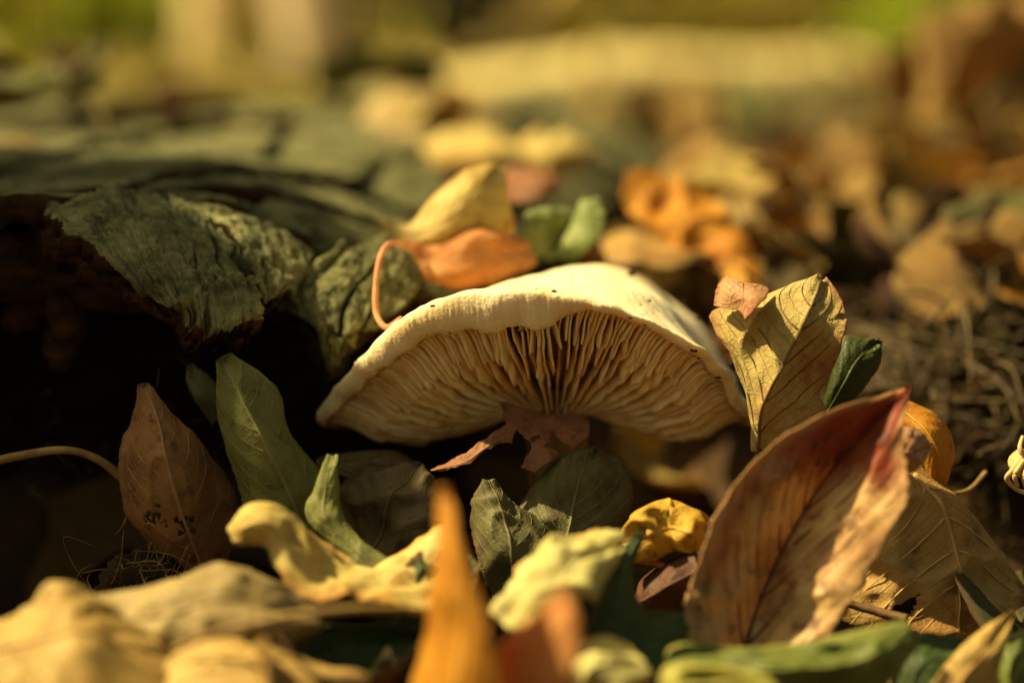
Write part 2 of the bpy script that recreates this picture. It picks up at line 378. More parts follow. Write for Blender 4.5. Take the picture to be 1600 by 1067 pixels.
# ------------------------------------------------------------------ background wood
def barkmat(name, c1, c2, sc1=9, sc2=60, stretch=0.25):
    s = NT(name); tc = s.n('ShaderNodeTexCoord'); mp = s.n('ShaderNodeMapping'); s.put(mp.inputs[0], tc.outputs['Object']); mp.inputs['Scale'].default_value = (1, 1, stretch)
    a = s.noise(mp.outputs[0], sc1, 5, 0.6); b = s.noise(mp.outputs[0], sc2, 5, 0.65)
    c = s.mix(s.ss(0.35, 0.65, a), lin(c1), lin(c2)); c = s.mix(s.math('MULTIPLY', s.ss(0.45, 0.7, b), 0.6), c, lin(tuple(x // 3 for x in c1)))
    return s.done(s.bsdf(c, 0.85, s.bump(b, 0.01, 0.8), 0.15).outputs[0])
def simple_foliage(name, cols, trans=0.35):
    s = NT(name); g = s.n('ShaderNodeNewGeometry'); r = s.n('ShaderNodeValToRGB'); s.put(r.inputs[0], g.outputs['Random Per Island'])
    e = r.color_ramp.elements; e[0].color = lin(cols[0]); e[1].color = lin(cols[-1])
    for i, c in enumerate(cols[1:-1]): x = e.new((i + 1) / (len(cols) - 1)); x.color = lin(c)
    p = s.bsdf(r.outputs[0], 0.6, None, 0.2); tr = s.n('ShaderNodeBsdfTranslucent'); s.put(tr.inputs[0], r.outputs[0])
    mx = s.n('ShaderNodeMixShader'); mx.inputs[0].default_value = trans; s.t.links.new(p.outputs[0], mx.inputs[1]); s.t.links.new(tr.outputs[0], mx.inputs[2])
    return s.done(mx.outputs[0])
MB_PALE = barkmat('pale bark', (232, 206, 146), (206, 176, 116)); MB_GREY = barkmat('grey pink bark', (222, 198, 158), (196, 170, 128)); MB_DARK = barkmat('dark bark', (70, 54, 34), (52, 40, 26))
MB_LOG = barkmat('barkless log', (218, 196, 128), (196, 172, 104), 5, 40, 0.6)
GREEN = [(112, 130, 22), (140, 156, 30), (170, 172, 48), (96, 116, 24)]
FOL = {'dark': simple_foliage('green foliage with painted shade', [(36, 44, 16), (52, 58, 20), (66, 66, 22), (44, 40, 16)]),  # dark set holds forest shade in its colour, bright set holds sunlight
       'green': simple_foliage('green foliage with painted sunlight', GREEN), 'olive': simple_foliage('yellowing foliage', [(176, 152, 52), (150, 140, 44), (190, 160, 70), (124, 122, 38)]),
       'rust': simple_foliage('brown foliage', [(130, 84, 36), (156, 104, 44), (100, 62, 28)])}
def leaf_cloud(C, size, rng):
    """many small leaf shaped faces centred on the points C"""
    n = len(C); a = rng.normal(size=(n, 3)); a /= np.linalg.norm(a, axis=1, keepdims=True); b = rng.normal(size=(n, 3)); b = np.cross(a, b); b /= np.linalg.norm(b, axis=1, keepdims=True)
    s = size * rng.uniform(0.6, 1.3, (n, 1)); c = np.cross(a, b)
    V = np.stack([C - a * s, C + b * s * 0.45 + c * s * .12, C + a * s, C - b * s * 0.45 + c * s * .12], 1).reshape(-1, 3)
    return V, [(4 * i, 4 * i + 1, 4 * i + 2, 4 * i + 3) for i in range(n)]
def wpx(px, d): return (px - 800) / FPX * (d + D)
def tree(label, px, d, rad, bark, lean=0.0, fol='olive', h=4.2, seed=0):
    rng = np.random.default_rng(100 + seed); x = wpx(px, d); g = float(ground_h(np.array([x]), np.array([d]))[0])
    e = obj('tree', None, loc=(x, d, g)); tag(e, label, 'tree', None)
    pts = [(x, d, g - 0.05), (x + lean * .3, d, g + h * .25), (x + lean * .7 + .05, d + .05, g + h * .6), (x + lean, d, g + h)]
    V, F = tube(pts, [rad * 1.25, rad, rad * .7, rad * .2], 14, 60, 0.006)
    placed('trunk', V, F, bark, e, loc=(x, d, g))
    for q in range(4):
        z = h * rng.uniform(.45, .85); an = rng.uniform(0, 6.28); b0 = np.array([x + lean * z / h, d, g + z]); ln = rng.uniform(.5, 1.0)
        V, F = tube([b0, b0 + ln * .5 * np.array([math.cos(an), math.sin(an), .6]), b0 + ln * np.array([math.cos(an), math.sin(an), .8])], [rad * .35, rad * .25, rad * .08], 7, 14, .004)
        placed('limb', V, F, bark, e)
    n = 900; C = rng.normal(size=(n * 2, 3)); C = C[np.linalg.norm(C, axis=1) < 1.7][:n] * np.array([.36, .36, .30]) + np.array([x + lean, d, g + h * .95])
    V, F = leaf_cloud(C, .055, rng); placed('crown', V, F, FOL[fol], e, smooth=False)
def shrub(label, px, d, wd, hg, fol, n=700, seed=0, size=0.05):
    rng = np.random.default_rng(300 + seed); x = wpx(px, d); g = float(ground_h(np.array([x]), np.array([d]))[0])
    e = obj('shrub', None, loc=(x, d, g)); tag(e, label, 'shrub')
    tips = [np.array([x + rng.normal() * wd * .4, d + rng.normal() * wd * .4, g + hg * rng.uniform(.5, 1)]) for _ in range(7)]
    for tp in tips:
        V, F = tube([(x, d, g - .03), (x * .5 + tp[0] * .5, d * .5 + tp[1] * .5, g + hg * .3), tp], [.012, .009, .004], 6, 12); placed('branch', V, F, MB_DARK, e)
    C = np.vstack([tp + rng.normal(size=(n // 7, 3)) * np.array([wd * .28, wd * .28, hg * .2]) for tp in tips]); C[:, 2] = np.maximum(C[:, 2], g + .02)
    V, F = leaf_cloud(C, size, rng); placed('crown', V, F, FOL[fol], e, smooth=False)
tree('slim sapling with straw pale bark, beside the grey barked sapling beyond the log', 335, 1.15, .021, MB_PALE, .1, seed=1, h=2.4)
tree('slim sapling with grey pink bark standing beyond the log', 512, 1.05, .021, MB_GREY, -.05, seed=2, h=2.4)
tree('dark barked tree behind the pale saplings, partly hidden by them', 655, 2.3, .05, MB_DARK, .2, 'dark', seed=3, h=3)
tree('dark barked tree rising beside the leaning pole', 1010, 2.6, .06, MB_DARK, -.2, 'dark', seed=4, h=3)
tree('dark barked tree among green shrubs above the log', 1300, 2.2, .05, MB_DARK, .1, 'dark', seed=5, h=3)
tree('brown barked sapling beyond the heap of brown leaves', 1600, 1.2, .018, barkmat('brown bark', (120, 84, 44), (96, 66, 36)), .05, 'rust', seed=6, h=2.2)
shrub('low bright green shrub beside the straw pale sapling', 135, 1.3, .13, .11, 'green', 900, 1, .018)
shrub('yellowing shrub with loose foliage next to the bright green shrub', -40, 1.2, .08, .09, 'olive', 400, 2, .018)
shrub('green shrub behind the far end of the log', 1470, 1.6, .08, .10, 'green', 500, 3, .02)
shrub('yellowing shrub among the dark trunks beyond the log', 1150, 2.0, .12, .14, 'olive', 350, 4, .02)
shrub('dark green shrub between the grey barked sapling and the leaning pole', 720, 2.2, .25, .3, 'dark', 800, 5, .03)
shrub('yellowing shrub behind the slim pale saplings', 425, 1.8, .12, .11, 'olive', 500, 6, .02)
def u_stuff():
    rng = np.random.default_rng(5); n = 18000
    y = rng.uniform(2.4, 4.6, n); C = np.stack([rng.uniform(-3.4, 3.4, n), y, rng.uniform(0, 1, n) ** 1.2 * 2.2], -1)
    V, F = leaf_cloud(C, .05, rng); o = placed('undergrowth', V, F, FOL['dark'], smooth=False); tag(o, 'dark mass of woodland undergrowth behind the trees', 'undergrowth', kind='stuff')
u_stuff()
LY = .80
def lp(px, py, y): return tuple(at(px, py, y * 100))
V, F = tube([lp(540, 165, .86), lp(720, 148, .82), lp(980, 128, .80), lp(1250, 130, .80), lp(1500, 136, .80), lp(1800, 140, .78)], [.0095, .013, .017, .0165, .015, .013], 18, 90, .004)
lg = placed('fallen_log', V, F, MB_LOG); tag(lg, 'pale barkless log lying across the litter far behind the mushroom', 'log')
for (p0, p1, r) in [(lp(900, 125, .8), lp(930, 75, .78), .004), (lp(1290, 125, .8), lp(1280, 75, .79), .004)]:
    V, F = tube([p0, p1], [r, r * .7], 8, 6, .001); placed('branch_stub', V, F, MB_LOG, lg)
V, F = tube([lp(700, 150, 1.1), lp(790, 60, 1.05), lp(900, -40, 1.0), lp(1000, -140, .95)], [.008, .0085, .008, .007], 10, 24, .0015)
tag(placed('leaning_pole', V, F, MB_PALE), 'thin dead pole leaning over the pale log', 'branch')

# ------------------------------------------------------------------ mossy rotten log
def crustmat():
    s = NT('lichen covered bark'); tc = s.n('ShaderNodeTexCoord'); ob = tc.outputs['Object']; uvm = s.n('ShaderNodeMapping'); s.put(uvm.inputs[0], tc.outputs['UV'])
    uvm.inputs['Scale'].default_value = (1.6, 9, 1)
    a = s.noise(ob, 90, 6, 0.65); b = s.noise(ob, 520, 5, 0.7); st = s.noise(uvm.outputs[0], 5, 6, 0.65, 0.6); big = s.noise(ob, 28, 4, 0.6)
    c = s.mix(s.ss(0.38, 0.62, a), lin((94, 93, 54)), lin((148, 143, 92)))
    c = s.mix(s.math('MULTIPLY', s.ss(0.5, 0.64, st), 0.85), c, lin((50, 44, 28)))
    c = s.mix(s.math('MULTIPLY', s.ss(0.48, 0.7, b), 0.6), c, lin((168, 165, 110)))
    c = s.mix(s.math('MULTIPLY', s.ss(0.56, 0.7, big), 0.6), c, lin((98, 76, 46)))
    h = s.math('ADD', s.math('MULTIPLY', st, 1.2), s.math('ADD', s.math('MULTIPLY', b, 0.7), a))
    return s.done(s.bsdf(c, 0.85, s.bump(h, 0.0026, 1.0), 0.2).outputs[0])
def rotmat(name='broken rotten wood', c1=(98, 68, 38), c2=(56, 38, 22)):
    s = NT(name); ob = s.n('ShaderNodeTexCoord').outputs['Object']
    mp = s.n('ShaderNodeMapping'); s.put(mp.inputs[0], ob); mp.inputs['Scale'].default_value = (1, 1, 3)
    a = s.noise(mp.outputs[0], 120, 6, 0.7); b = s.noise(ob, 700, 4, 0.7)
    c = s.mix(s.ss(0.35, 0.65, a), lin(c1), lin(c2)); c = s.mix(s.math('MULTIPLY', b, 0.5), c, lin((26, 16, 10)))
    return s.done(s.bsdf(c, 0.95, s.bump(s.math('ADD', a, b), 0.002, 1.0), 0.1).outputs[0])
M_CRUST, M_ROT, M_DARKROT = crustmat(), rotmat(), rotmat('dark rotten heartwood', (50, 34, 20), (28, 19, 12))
logo = obj('rotten_log', None, loc=(-.17, .12, .03)); tag(logo, 'rotten log with cracked lichen green bark and a dark hollow beneath', 'log')
def plate(P, th=0.006, grain=1.0, amp=1.0, name='bark_plate', jag=0.0, mat=None):
    n, m = P.shape[:2]; N = grid_normals(P); flip = np.mean(N * (CAMP - P)) < 0 and np.mean(N[..., 2]) < 0.2
    if np.mean(N[..., 2]) < 0: N = -N; flip = True
    else: flip = False
    U, Vv = np.meshgrid(np.linspace(0, 1, n), np.linspace(0, 1, m), indexing='ij')
    lenu = np.linalg.norm(np.diff(P[:, m // 2], axis=0), axis=1).sum(); lenv = np.linalg.norm(np.diff(P[n // 2], axis=0), axis=1).sum()
    q = np.stack([U * lenu * 0.28, Vv * lenv, 0 * U + P[0, 0, 0] * 31], -1)
    q2 = q + 0.0018 * np.stack([fbm(P, 160, 2), fbm(P + 5, 160, 2), 0 * U], -1)
    ridge = np.abs(fbm(q2, 260, 3)); crack = 1 - sstep(0.0, 0.10, np.abs(fbm(q2 + 3, 95, 3))); 
    gate = sstep(0.05, 0.35, fbm(P + 8, 55, 2))
    h = amp * (0.0006 * fbm(q2, 120, 4) + 0.0007 * fbm(P, 420, 4) + 0.0008 * ridge - 0.0034 * crack * gate)
    e = np.minimum(np.minimum(U, 1 - U) * n, np.minimum(Vv, 1 - Vv) * m); h = h - 0.0008 * np.exp(-e / 1.5)
    if jag:
        for ax, idx in ((0, 0), (0, -1), (1, 0), (1, -1)): pass
        du = np.gradient(P, axis=0) * n; dv = np.gradient(P, axis=1) * m
        eu = np.exp(-U * 9) - np.exp(-(1 - U) * 9); ev = np.exp(-Vv * 9) - np.exp(-(1 - Vv) * 9)
        P = P + du * (jag * eu * fbm(P + 21, 260, 4, .7))[..., None] + dv * (jag * ev * fbm(P + 31, 260, 4, .7))[..., None]
    P = P + N * h[..., None]
    V, F, uv = solid_grid(P, th * (1 + 0.5 * fbm(P + 2, 90, 3)), np.stack([U * lenu * 12, Vv * lenv * 12], -1), None, flip, NRM=N)
    o = placed(name, V, F, mat or M_CRUST, logo, uv); me = o.data; me.materials.append(M_ROT)
    mi = np.ones(len(me.polygons), np.int32); mi[solid_grid.top] = 0; me.polygons.foreach_set('material_index', mi); me.update()
    return o
def patch(rows, n, m):
    R = [spline(np.array([at(*p) for p in r]), np.linspace(0, 1, m)) for r in rows]; R = np.array(R)
    return np.stack([spline(R[:, j], np.linspace(0, 1, n)) for j in range(m)], 1)
def ztop(x, y):
    xe = -.034 + (y - .05) * .22; d = np.maximum(0, x - (xe - .06))
    return .1025 + .045 * np.clip(y - .05, -.05, .3) + .0035 * fbm(np.stack([x, y, 0 * x], -1), 22, 3) - 5 * d * d 
def yfront(x): return np.interp(x, [-.30, -.17, -.13, -.10, -.07, -.045, -.03, .02], [.0, .0, .006, .028, .034, .052, .072, .09])
# top of the log: separate cracked plates
NXP, NYP = 9, 8
rng = np.random.default_rng(11)
cx = np.zeros((NXP + 1, NYP + 1)); cy = np.zeros_like(cx)
for i in range(NXP + 1):
    for j in range(NYP + 1):
        x0 = -.34 + .325 * (i / NXP); yf = float(yfront(x0)); t = (j / NYP) ** 1.25
        y = yf + (.48 - yf) * t; xe = -.018 + (y - .05) * .22; x = -.34 + (xe + .34) * (i / NXP)
        cx[i, j] = x + (rng.uniform(-.009, .009) if 0 < i < NXP else 0); cy[i, j] = y + (rng.uniform(-.010, .010) if 0 < j < NYP else 0)
for i in range(NXP):
    for j in range(NYP):
        c4 = [np.array([cx[a, b], cy[a, b]]) for a, b in ((i, j), (i + 1, j), (i + 1, j + 1), (i, j + 1))]; ct = sum(c4) / 4
        c4 = [ct + (c - ct) * (1 - rng.uniform(.015, .06)) for c in c4]
        near = cy[i, j] < .14 and cx[i, j] > -.16; n_ = 40 if near else 16
        s, t = np.meshgrid(np.linspace(0, 1, n_), np.linspace(0, 1, n_), indexing='ij')
        xy = c4[0] * ((1 - s) * (1 - t))[..., None] + c4[1] * (s * (1 - t))[..., None] + c4[2] * (s * t)[..., None] + c4[3] * ((1 - s) * t)[..., None]
        x, y = xy[..., 0], xy[..., 1]
        P = np.stack([x, y, ztop(x, y) + rng.uniform(-.0015, .0025) + (s - .5) * rng.uniform(-.004, .004) + (t - .5) * rng.uniform(-.006, .002)], -1)
        plate(P, .006, jag=.05)
# the face that leans to the lens, with the brown broken layers that show below its edges
F1 = [[(62, 322, 2.6), (165, 296, 3.2), (265, 308, 3.4), (345, 345, 3.3)], [(105, 352, 1.6), (200, 340, 2.2), (300, 372, 2.3), (385, 410, 2.3)],
      [(165, 405, .9), (240, 415, 1.1), (320, 440, 1.2), (410, 468, 1.6)], [(225, 465, .9), (285, 490, .6), (335, 518, .6), (408, 498, 1.2)]]
F2 = [[(275, 312, 3.6), (350, 325, 3.9), (430, 352, 4.2), (492, 392, 4.4)], [(352, 350, 3.1), (410, 368, 3.4), (450, 385, 3.7), (488, 405, 4.0)],
      [(392, 412, 2.3), (425, 425, 2.6), (455, 432, 3.0), (478, 430, 3.4)], [(414, 468, 1.7), (425, 466, 2.0), (440, 460, 2.4), (452, 452, 2.8)]]
F3 = [[(540, 372, 4.7), (585, 366, 5.0), (630, 385, 5.2), (665, 420, 5.4)], [(490, 412, 3.9), (550, 415, 4.1), (610, 425, 4.4), (658, 445, 4.7)],
      [(432, 462, 3.2), (510, 465, 3.2), (580, 470, 3.6), (640, 470, 4.2)], [(488, 510, 2.8), (520, 525, 2.7), (560, 520, 2.9), (600, 500, 3.5)], [(508, 574, 2.8), (520, 578, 2.8), (548, 545, 3.0), (590, 512, 3.5)]]
for rows, n1, n2, sh in ((F1, 150, 130, (-14, 16)), (F2, 80, 80, (6, 14)), (F3, 110, 100, (-6, 14))):
    plate(patch(rows, n1, n2), .005, amp=1.25, jag=.08)
    plate(patch([[(x + sh[0], y + sh[1], z + .55) for x, y, z in r] for r in rows], n1 * 2 // 3, n2 * 2 // 3), .006, amp=2.2, jag=.11, mat=M_ROT, name='inner_bark_layer')
# dark rotten ledge under the crust and the hollow's wall
def wallstrip(path, z0, z1f, name, mat, n=90, m=26, amp=.012, push=0.0):
    C = spline(np.array([(a, b, 0) for a, b in path]), np.linspace(0, 1, n)); T = np.gradient(C, axis=0); Nn = np.stack([T[:, 1], -T[:, 0], 0 * T[:, 0]], -1); Nn /= np.linalg.norm(Nn, axis=1, keepdims=True)
    s = np.linspace(0, 1, m); P = np.zeros((n, m, 3))
    for i in range(n):
        zt = z1f(C[i, 0], C[i, 1]); P[i, :, 0] = C[i, 0]; P[i, :, 1] = C[i, 1]; P[i, :, 2] = z0 + (zt - z0) * s
    P = P + Nn[:, None] * (amp * fbm(P * np.array([1, 1, .6]), 70, 4) + push * np.sin(math.pi * s)[None, :])[..., None]
    V, F, uv = solid_grid(P, .012); return placed(name, V, F, mat, logo)
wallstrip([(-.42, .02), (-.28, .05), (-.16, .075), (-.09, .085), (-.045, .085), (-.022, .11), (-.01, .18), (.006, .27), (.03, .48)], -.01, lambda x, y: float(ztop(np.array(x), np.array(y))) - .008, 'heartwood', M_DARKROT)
xs = np.linspace(0, 1, 60); Pb = np.zeros((60, 40, 3))
for i, a in enumerate(xs):
    for j, t in enumerate(np.linspace(0, 1, 40)):
        x0 = -.36 + .335 * a; yf = float(yfront(x0)) + .004 + (.02 if x0 > -.07 else 0); y = yf + (.48 - yf) * t; xe = -.022 + (y - .05) * .22; x = -.36 + (xe + .36) * a
        Pb[i, j] = (x, y, 0)
Pb[..., 2] = ztop(Pb[..., 0], Pb[..., 1]) - .008
Pb[..., 2] -= .002 * fbm(Pb, 60, 3); Pb[:, 0, 1] += .004 * fbm(Pb[:, 0], 200, 3)
V, F, uv = solid_grid(Pb, .014, flip=np.mean(grid_normals(Pb)[..., 2]) < 0); placed('inner_bark', V, F, M_ROT, logo)

# unseen stump, added past the log's near end to shade bark and hollow
def stump():
    n, m = 72, 30; th = np.linspace(0, 2 * math.pi, n); P = np.zeros((n, m, 3)); c0 = np.array([-.44, .088]); rad = np.array([.075, .078])
    for i, t in enumerate(th):
        top = .475 + .018 * math.cos(t) + .012 * math.sin(3 * t) + .014 * math.sin(9 * t + 1) + .008 * math.sin(23 * t)
        for j, s in enumerate(np.linspace(0, 1, m)):
            k = 1.0 + .35 * (1 - s) ** 4; P[i, j] = (c0[0] + rad[0] * k * math.cos(t), c0[1] + rad[1] * k * math.sin(t), -.01 + (top + .01) * s)
    P[-1] = P[0]; N = np.stack([np.cos(th), np.sin(th), 0 * th], -1)[:, None] * np.ones((1, m, 1)); d = .005 * fbm(P * np.array([1, 1, .2]), 60, 4); d[-1] = d[0]; P = P + N * d[..., None]
    V, F, uv = solid_grid(P, .05, NRM=N); e = placed('added_shade_stump', V, F, MB_DARK); tag(e, 'unseen dark stump added to shade the near end of the rotten log', 'stump')
    V, F = blob((c0[0], c0[1], .36), .05, .3, 1.5, 14, (1, 1, 1.6), 8); placed('added_stump_core', V, F, M_DARKROT, e)
stump()

# ------------------------------------------------------------------ mushroom
def capmat():
    s = NT('cream mushroom cap skin'); ob = s.n('ShaderNodeTexCoord').outputs['Object']
    a = s.noise(ob, 55, 5, 0.6); b = s.noise(ob, 260, 5, 0.65); f = s.noise(ob, 1300, 4, 0.65)
    c = s.mix(s.ss(0.35, 0.68, a), lin((240, 222, 178)), lin((226, 198, 142)))
    c = s.mix(s.math('MULTIPLY', s.ss(0.60, 0.72, b), 0.55), c, lin((186, 140, 82)))
    c = s.mix(s.math('MULTIPLY', s.ss(0.70, 0.76, s.noise(ob, 420, 3, 0.5)), 0.7), c, lin((110, 76, 44)))
    h = s.math('ADD', s.math('MULTIPLY', f, 0.5), b)
    return s.done(s.bsdf(c, s.math('MULTIPLY_ADD', b, 0.3, 0.4), s.bump(h, 0.0005, 0.9), 0.3, 0.25, (1.0, 0.55, 0.25), 0.0025).outputs[0])
def gillmat(name='gill', c1=(244, 214, 160), c2=(230, 186, 126)):
    s = NT(name); ob = s.n('ShaderNodeTexCoord').outputs['Object']; a = s.noise(ob, 160, 5, 0.6); f = s.noise(ob, 900, 3, 0.6)
    c = s.mix(s.ss(0.38, 0.65, a), lin(c1), lin(c2)); c = s.mix(s.math('MULTIPLY', s.ss(0.64, 0.76, s.noise(ob, 330, 4, 0.6)), 0.6), c, lin((150, 96, 50)))
    return s.done(s.bsdf(c, 0.55, s.bump(f, 0.0002, 0.7), 0.25, 0.45, (1.0, 0.5, 0.22), 0.003).outputs[0])
M_GILLS = [gillmat('pale gill', (250, 216, 164), (238, 190, 132)), gillmat('buff gill', (244, 204, 148), (230, 176, 116)), gillmat('ochre gill', (230, 190, 132), (208, 158, 98))]
M_CAP, M_FLESH = capmat(), gillmat('mushroom flesh', (206, 154, 96), (176, 122, 70))
rimF = [(503, 648, 3.2), (528, 606, 2.4), (572, 552, 1.5), (625, 503, .8), (700, 463, .3), (790, 449, .0), (880, 457, -.1), (960, 478, 0), (1040, 516, .3), (1092, 548, .8), (1138, 588, 1.5), (1174, 640, 2.6)]
rimB = [(1165, 648, 4.6), (1135, 575, 6.4), (1075, 490, 7.6), (960, 440, 8.2), (830, 455, 8.0), (690, 540, 7.2), (570, 640, 5.6)]
NT_ = 360
loop = [at(*p) for p in rimF + rimB]; nF = len(rimF); nL = len(loop)
ext = loop[-3:] + loop + loop[:4]
tq = (np.arange(NT_) / NT_) * nL
RIM = spline(np.array(ext), (tq + 3) / (len(ext) - 1))
RIM = RIM + (0.0013 * fbm(RIM, 95, 3))[:, None] * np.array([0.3, 0.5, 1.0]) + (0.0004 * fbm(RIM + 4, 330, 2))[:, None] * np.array([.2, .4, 1])
KT = at(925, 418, 4.6); CB = at(868, 645, 3.3)
rx, ry = project(RIM); isF = tq < nF - 1
lipl = np.where(isF, np.interp(rx, [500, 560, 620, 700, 790, 850, 885, 930, 1000, 1100, 1174], [2.6, 4.6, 6.3, 7.4, 8.6, 7.6, 4.0, 2.2, 1.6, 2.2, 2.6]), 2.2) * 0.001
lipl = np.convolve(np.concatenate([lipl[-4:], lipl, lipl[:4]]), np.ones(9) / 9, 'valid') * (1 + .22 * fbm(RIM + 7, 190, 3))
CENT = np.array([0.5 * (KT[0] + CB[0]), 0.5 * (KT[1] + CB[1]), 0])
inw = CENT - RIM; inw[:, 2] = 0; inw /= np.linalg.norm(inw, axis=1, keepdims=True)
rings = []
S = np.linspace(1, 0, 26)
def topsurf(s):
    P = RIM + (KT - RIM) * s
    P[:, 2] = RIM[:, 2] + (KT[2] - RIM[:, 2]) * (1 - (1 - s) ** 1.9)
    P[:, 2] -= 0.0022 * math.sin(math.pi * min(1, s * 2.2)) * (s < .46)
    P[:, 2] += 0.0006 * fbm(P, 90, 3) * min(1, s * 5)
    return P
for s in S[:-1]: rings.append(topsurf(max(s, .0)))
rings.append(RIM + np.array([0, 0, .0002]))
dn = np.array([0, 0, -1.0])
for f, ou in ((.10, .0006), (.3, .0009), (.55, .0008), (.8, .0004), (.95, -.0002), (1.0, -.0009)):
    q = RIM + dn * (lipl * f)[:, None] - inw * ou + inw * (lipl * f * .10)[:, None]
    q = q + inw * (0.0010 * fbm(q, 190, 4))[:, None] + inw * (.00018 * np.sin(tq * 52))[:, None]
    rings.append(q)
LE = rings[-1]
GS = LE + inw * .0012 + np.array([0, 0, .0006])
bel = np.clip(np.abs(rx - 862) / 320, 0, 1) ** 1.4
ang = np.arctan2(RIM[:, 1] - CB[1], RIM[:, 0] - CB[0])
CR = CB + np.stack([.0065 * np.cos(ang), .0065 * np.sin(ang), 0 * ang], -1)
GN = 30; TG = np.linspace(0, 1, GN)
P1 = GS + (CR - GS) * 0.42 + np.stack([0 * bel, -.003 * bel, -.0082 * bel - .0008], -1)
G = np.stack([(1 - t) ** 2 * GS + 2 * t * (1 - t) * P1 + t * t * CR for t in TG], 1)      # (theta, t, 3) gill edge surface
Gn = grid_normals(np.concatenate([G, G[:1]], 0))[:NT_]
sg = np.sign(Gn[..., 2].mean(1, keepdims=True)); 
up = Gn * np.where(sg == 0, 1, sg)[..., None]; up = up * .75 + np.array([0, .0, .5]); up /= np.linalg.norm(up, axis=-1, keepdims=True)
dep = 0.0070 * (1 - np.exp(-TG * 9)) * (1 - .25 * TG)
TOPZ = np.stack([topsurf(min(1, t * .9))[:, 2] for t in TG], 1)
clear = np.maximum(TOPZ - G[..., 2] - .0012, 0.0002)
DEP = np.minimum(dep[None] * (1 - .5 * bel)[:, None], .72 * clear)
FL = G + up * DEP[..., None]
for j in range(0, GN, 1): rings.append(FL[:, j])
Vc = np.vstack([KT[None]] + rings); Fc = []
nr = len(rings)
for i in range(nr - 1):
    for k in range(NT_): Fc.append((1 + i * NT_ + k, 1 + (i + 1) * NT_ + k, 1 + (i + 1) * NT_ + (k + 1) % NT_, 1 + i * NT_ + (k + 1) % NT_))
for k in range(NT_): Fc.append((0, 1 + k, 1 + (k + 1) % NT_))
rings0 = 26 + 6
base = np.array([CB[0], CB[1], float(ground_h(np.array([CB[0]]), np.array([CB[1]]))[0])])
mush = obj('mushroom', None, loc=tuple(base)); tag(mush, 'cream mushroom with a wavy arched cap and crowded gills above the leaf litter', 'mushroom')
capo = placed('cap', Vc, Fc, M_CAP, mush); capo.data.materials.append(M_FLESH)
mi = np.zeros(len(Fc), np.int32); mi[(rings0 - 1) * NT_:(nr - 1) * NT_] = 1; capo.data.polygons.foreach_set('material_index', mi)
V, F = tube([CB + np.array([0, .001, .006]), CB + np.array([0, .001, -.006]), np.array([CB[0] + .001, CB[1] + .003, .5 * (CB[2] + base[2])]), base + np.array([.002, .004, -.01])], [.009, .0065, .006, .008], 20, 30, .0012)
placed('stem', V, F, gillmat('mushroom stem skin darkened for shade', (150, 112, 70), (112, 80, 46)), mush)  # brown includes the shade under the cap, put into the stem colour
def bil(A, th, t):
    th = th % NT_; i = int(th); f = th - i; j = np.minimum((t * (GN - 1)).astype(int), GN - 2); g = (t * (GN - 1) - j)[:, None]
    a, b = A[i % NT_], A[(i + 1) % NT_]; r = a * (1 - f) + b * f
    return r[j] * (1 - g) + r[j + 1] * g
arc = np.concatenate([[0], np.cumsum(np.linalg.norm(np.diff(RIM, axis=0), axis=1))])
iF = int(NT_ * (nF - 1) / nL); Ltot = arc[iF]
NG = 116; rg = np.random.default_rng(3)
for q in range(-9, NG + 7):
    aa = (q + .5 + rg.uniform(-.22, .22)) / NG * Ltot
    th0 = np.interp(aa, arc[:iF + 40], np.arange(iF + 40)) if aa >= 0 else aa / Ltot * iF
    typ = (0, 2, 1, 2)[q % 4]; tend = {0: 1.0, 1: rg.uniform(.5, .66), 2: rg.uniform(.26, .42)}[typ]
    n = {0: 26, 1: 18, 2: 12}[typ]; ts = np.linspace(0.0, tend, n); r = ts / tend
    bq = float(bel[int(th0) % NT_])
    E = np.zeros((n, 3)); Tp = np.zeros((n, 3)); Lt = np.zeros((n, 3))
    wv = 2.1 * fbm(np.stack([ts * 5, 0 * ts + q * 3.1, 0 * ts], -1), 1, 2) * np.minimum(1, ts * 6) * (1 - .65 * bq)
    for z in range(n):
        E[z] = bil(G, th0 + wv[z], ts[z:z + 1])[0]; Tp[z] = bil(FL, th0 + wv[z] * .4, ts[z:z + 1])[0]
        a_ = bil(G, th0 + .6, ts[z:z + 1])[0] - bil(G, th0 - .6, ts[z:z + 1])[0]; Lt[z] = a_ / max(np.linalg.norm(a_), 1e-9)
    prof = np.minimum(1, .35 + 2.4 * ts) * (1 + .30 * (1 - .6 * bq) * fbm(np.stack([ts * 22, 0 * ts + q, 0 * ts], -1), 1, 3))
    if typ: prof = prof * (1 + .25 * r) * (1 - sstep(.86, 1.0, r) * .97)
    else: prof = prof * (1 - .15 * r)
    E = Tp + (E - Tp) * prof[:, None]
    inn = Tp + (Tp - E) / np.maximum(np.linalg.norm(Tp - E, axis=1, keepdims=True), 1e-6) * .0004
    wt = (.00034 * (1 - .35 * ts))[:, None]; we = (.00019 * (1 - .3 * ts))[:, None]
    V = np.concatenate([inn - Lt * wt, E - Lt * we, E + Lt * we, inn + Lt * wt]); F = []
    for z in range(n - 1):
        for c in range(4):
            c2 = (c + 1) % 4; F.append((c * n + z, c2 * n + z, c2 * n + z + 1, c * n + z + 1))
    F.append((0, n, 2 * n, 3 * n)); F.append((n - 1, 4 * n - 1, 3 * n - 1, 2 * n - 1))
    placed('gill', V, F, M_GILLS[rg.integers(3)], mush)
def soilmat2():
    s = NT('dark soil crumb'); ob = s.n('ShaderNodeTexCoord').outputs['Object']; a = s.noise(ob, 900, 4)
    return s.done(s.bsdf(s.mix(a, lin((30, 20, 12)), lin((66, 46, 26))), 0.9, s.bump(a, .0003), .2).outputs[0])
M_CRUMB = soilmat2()
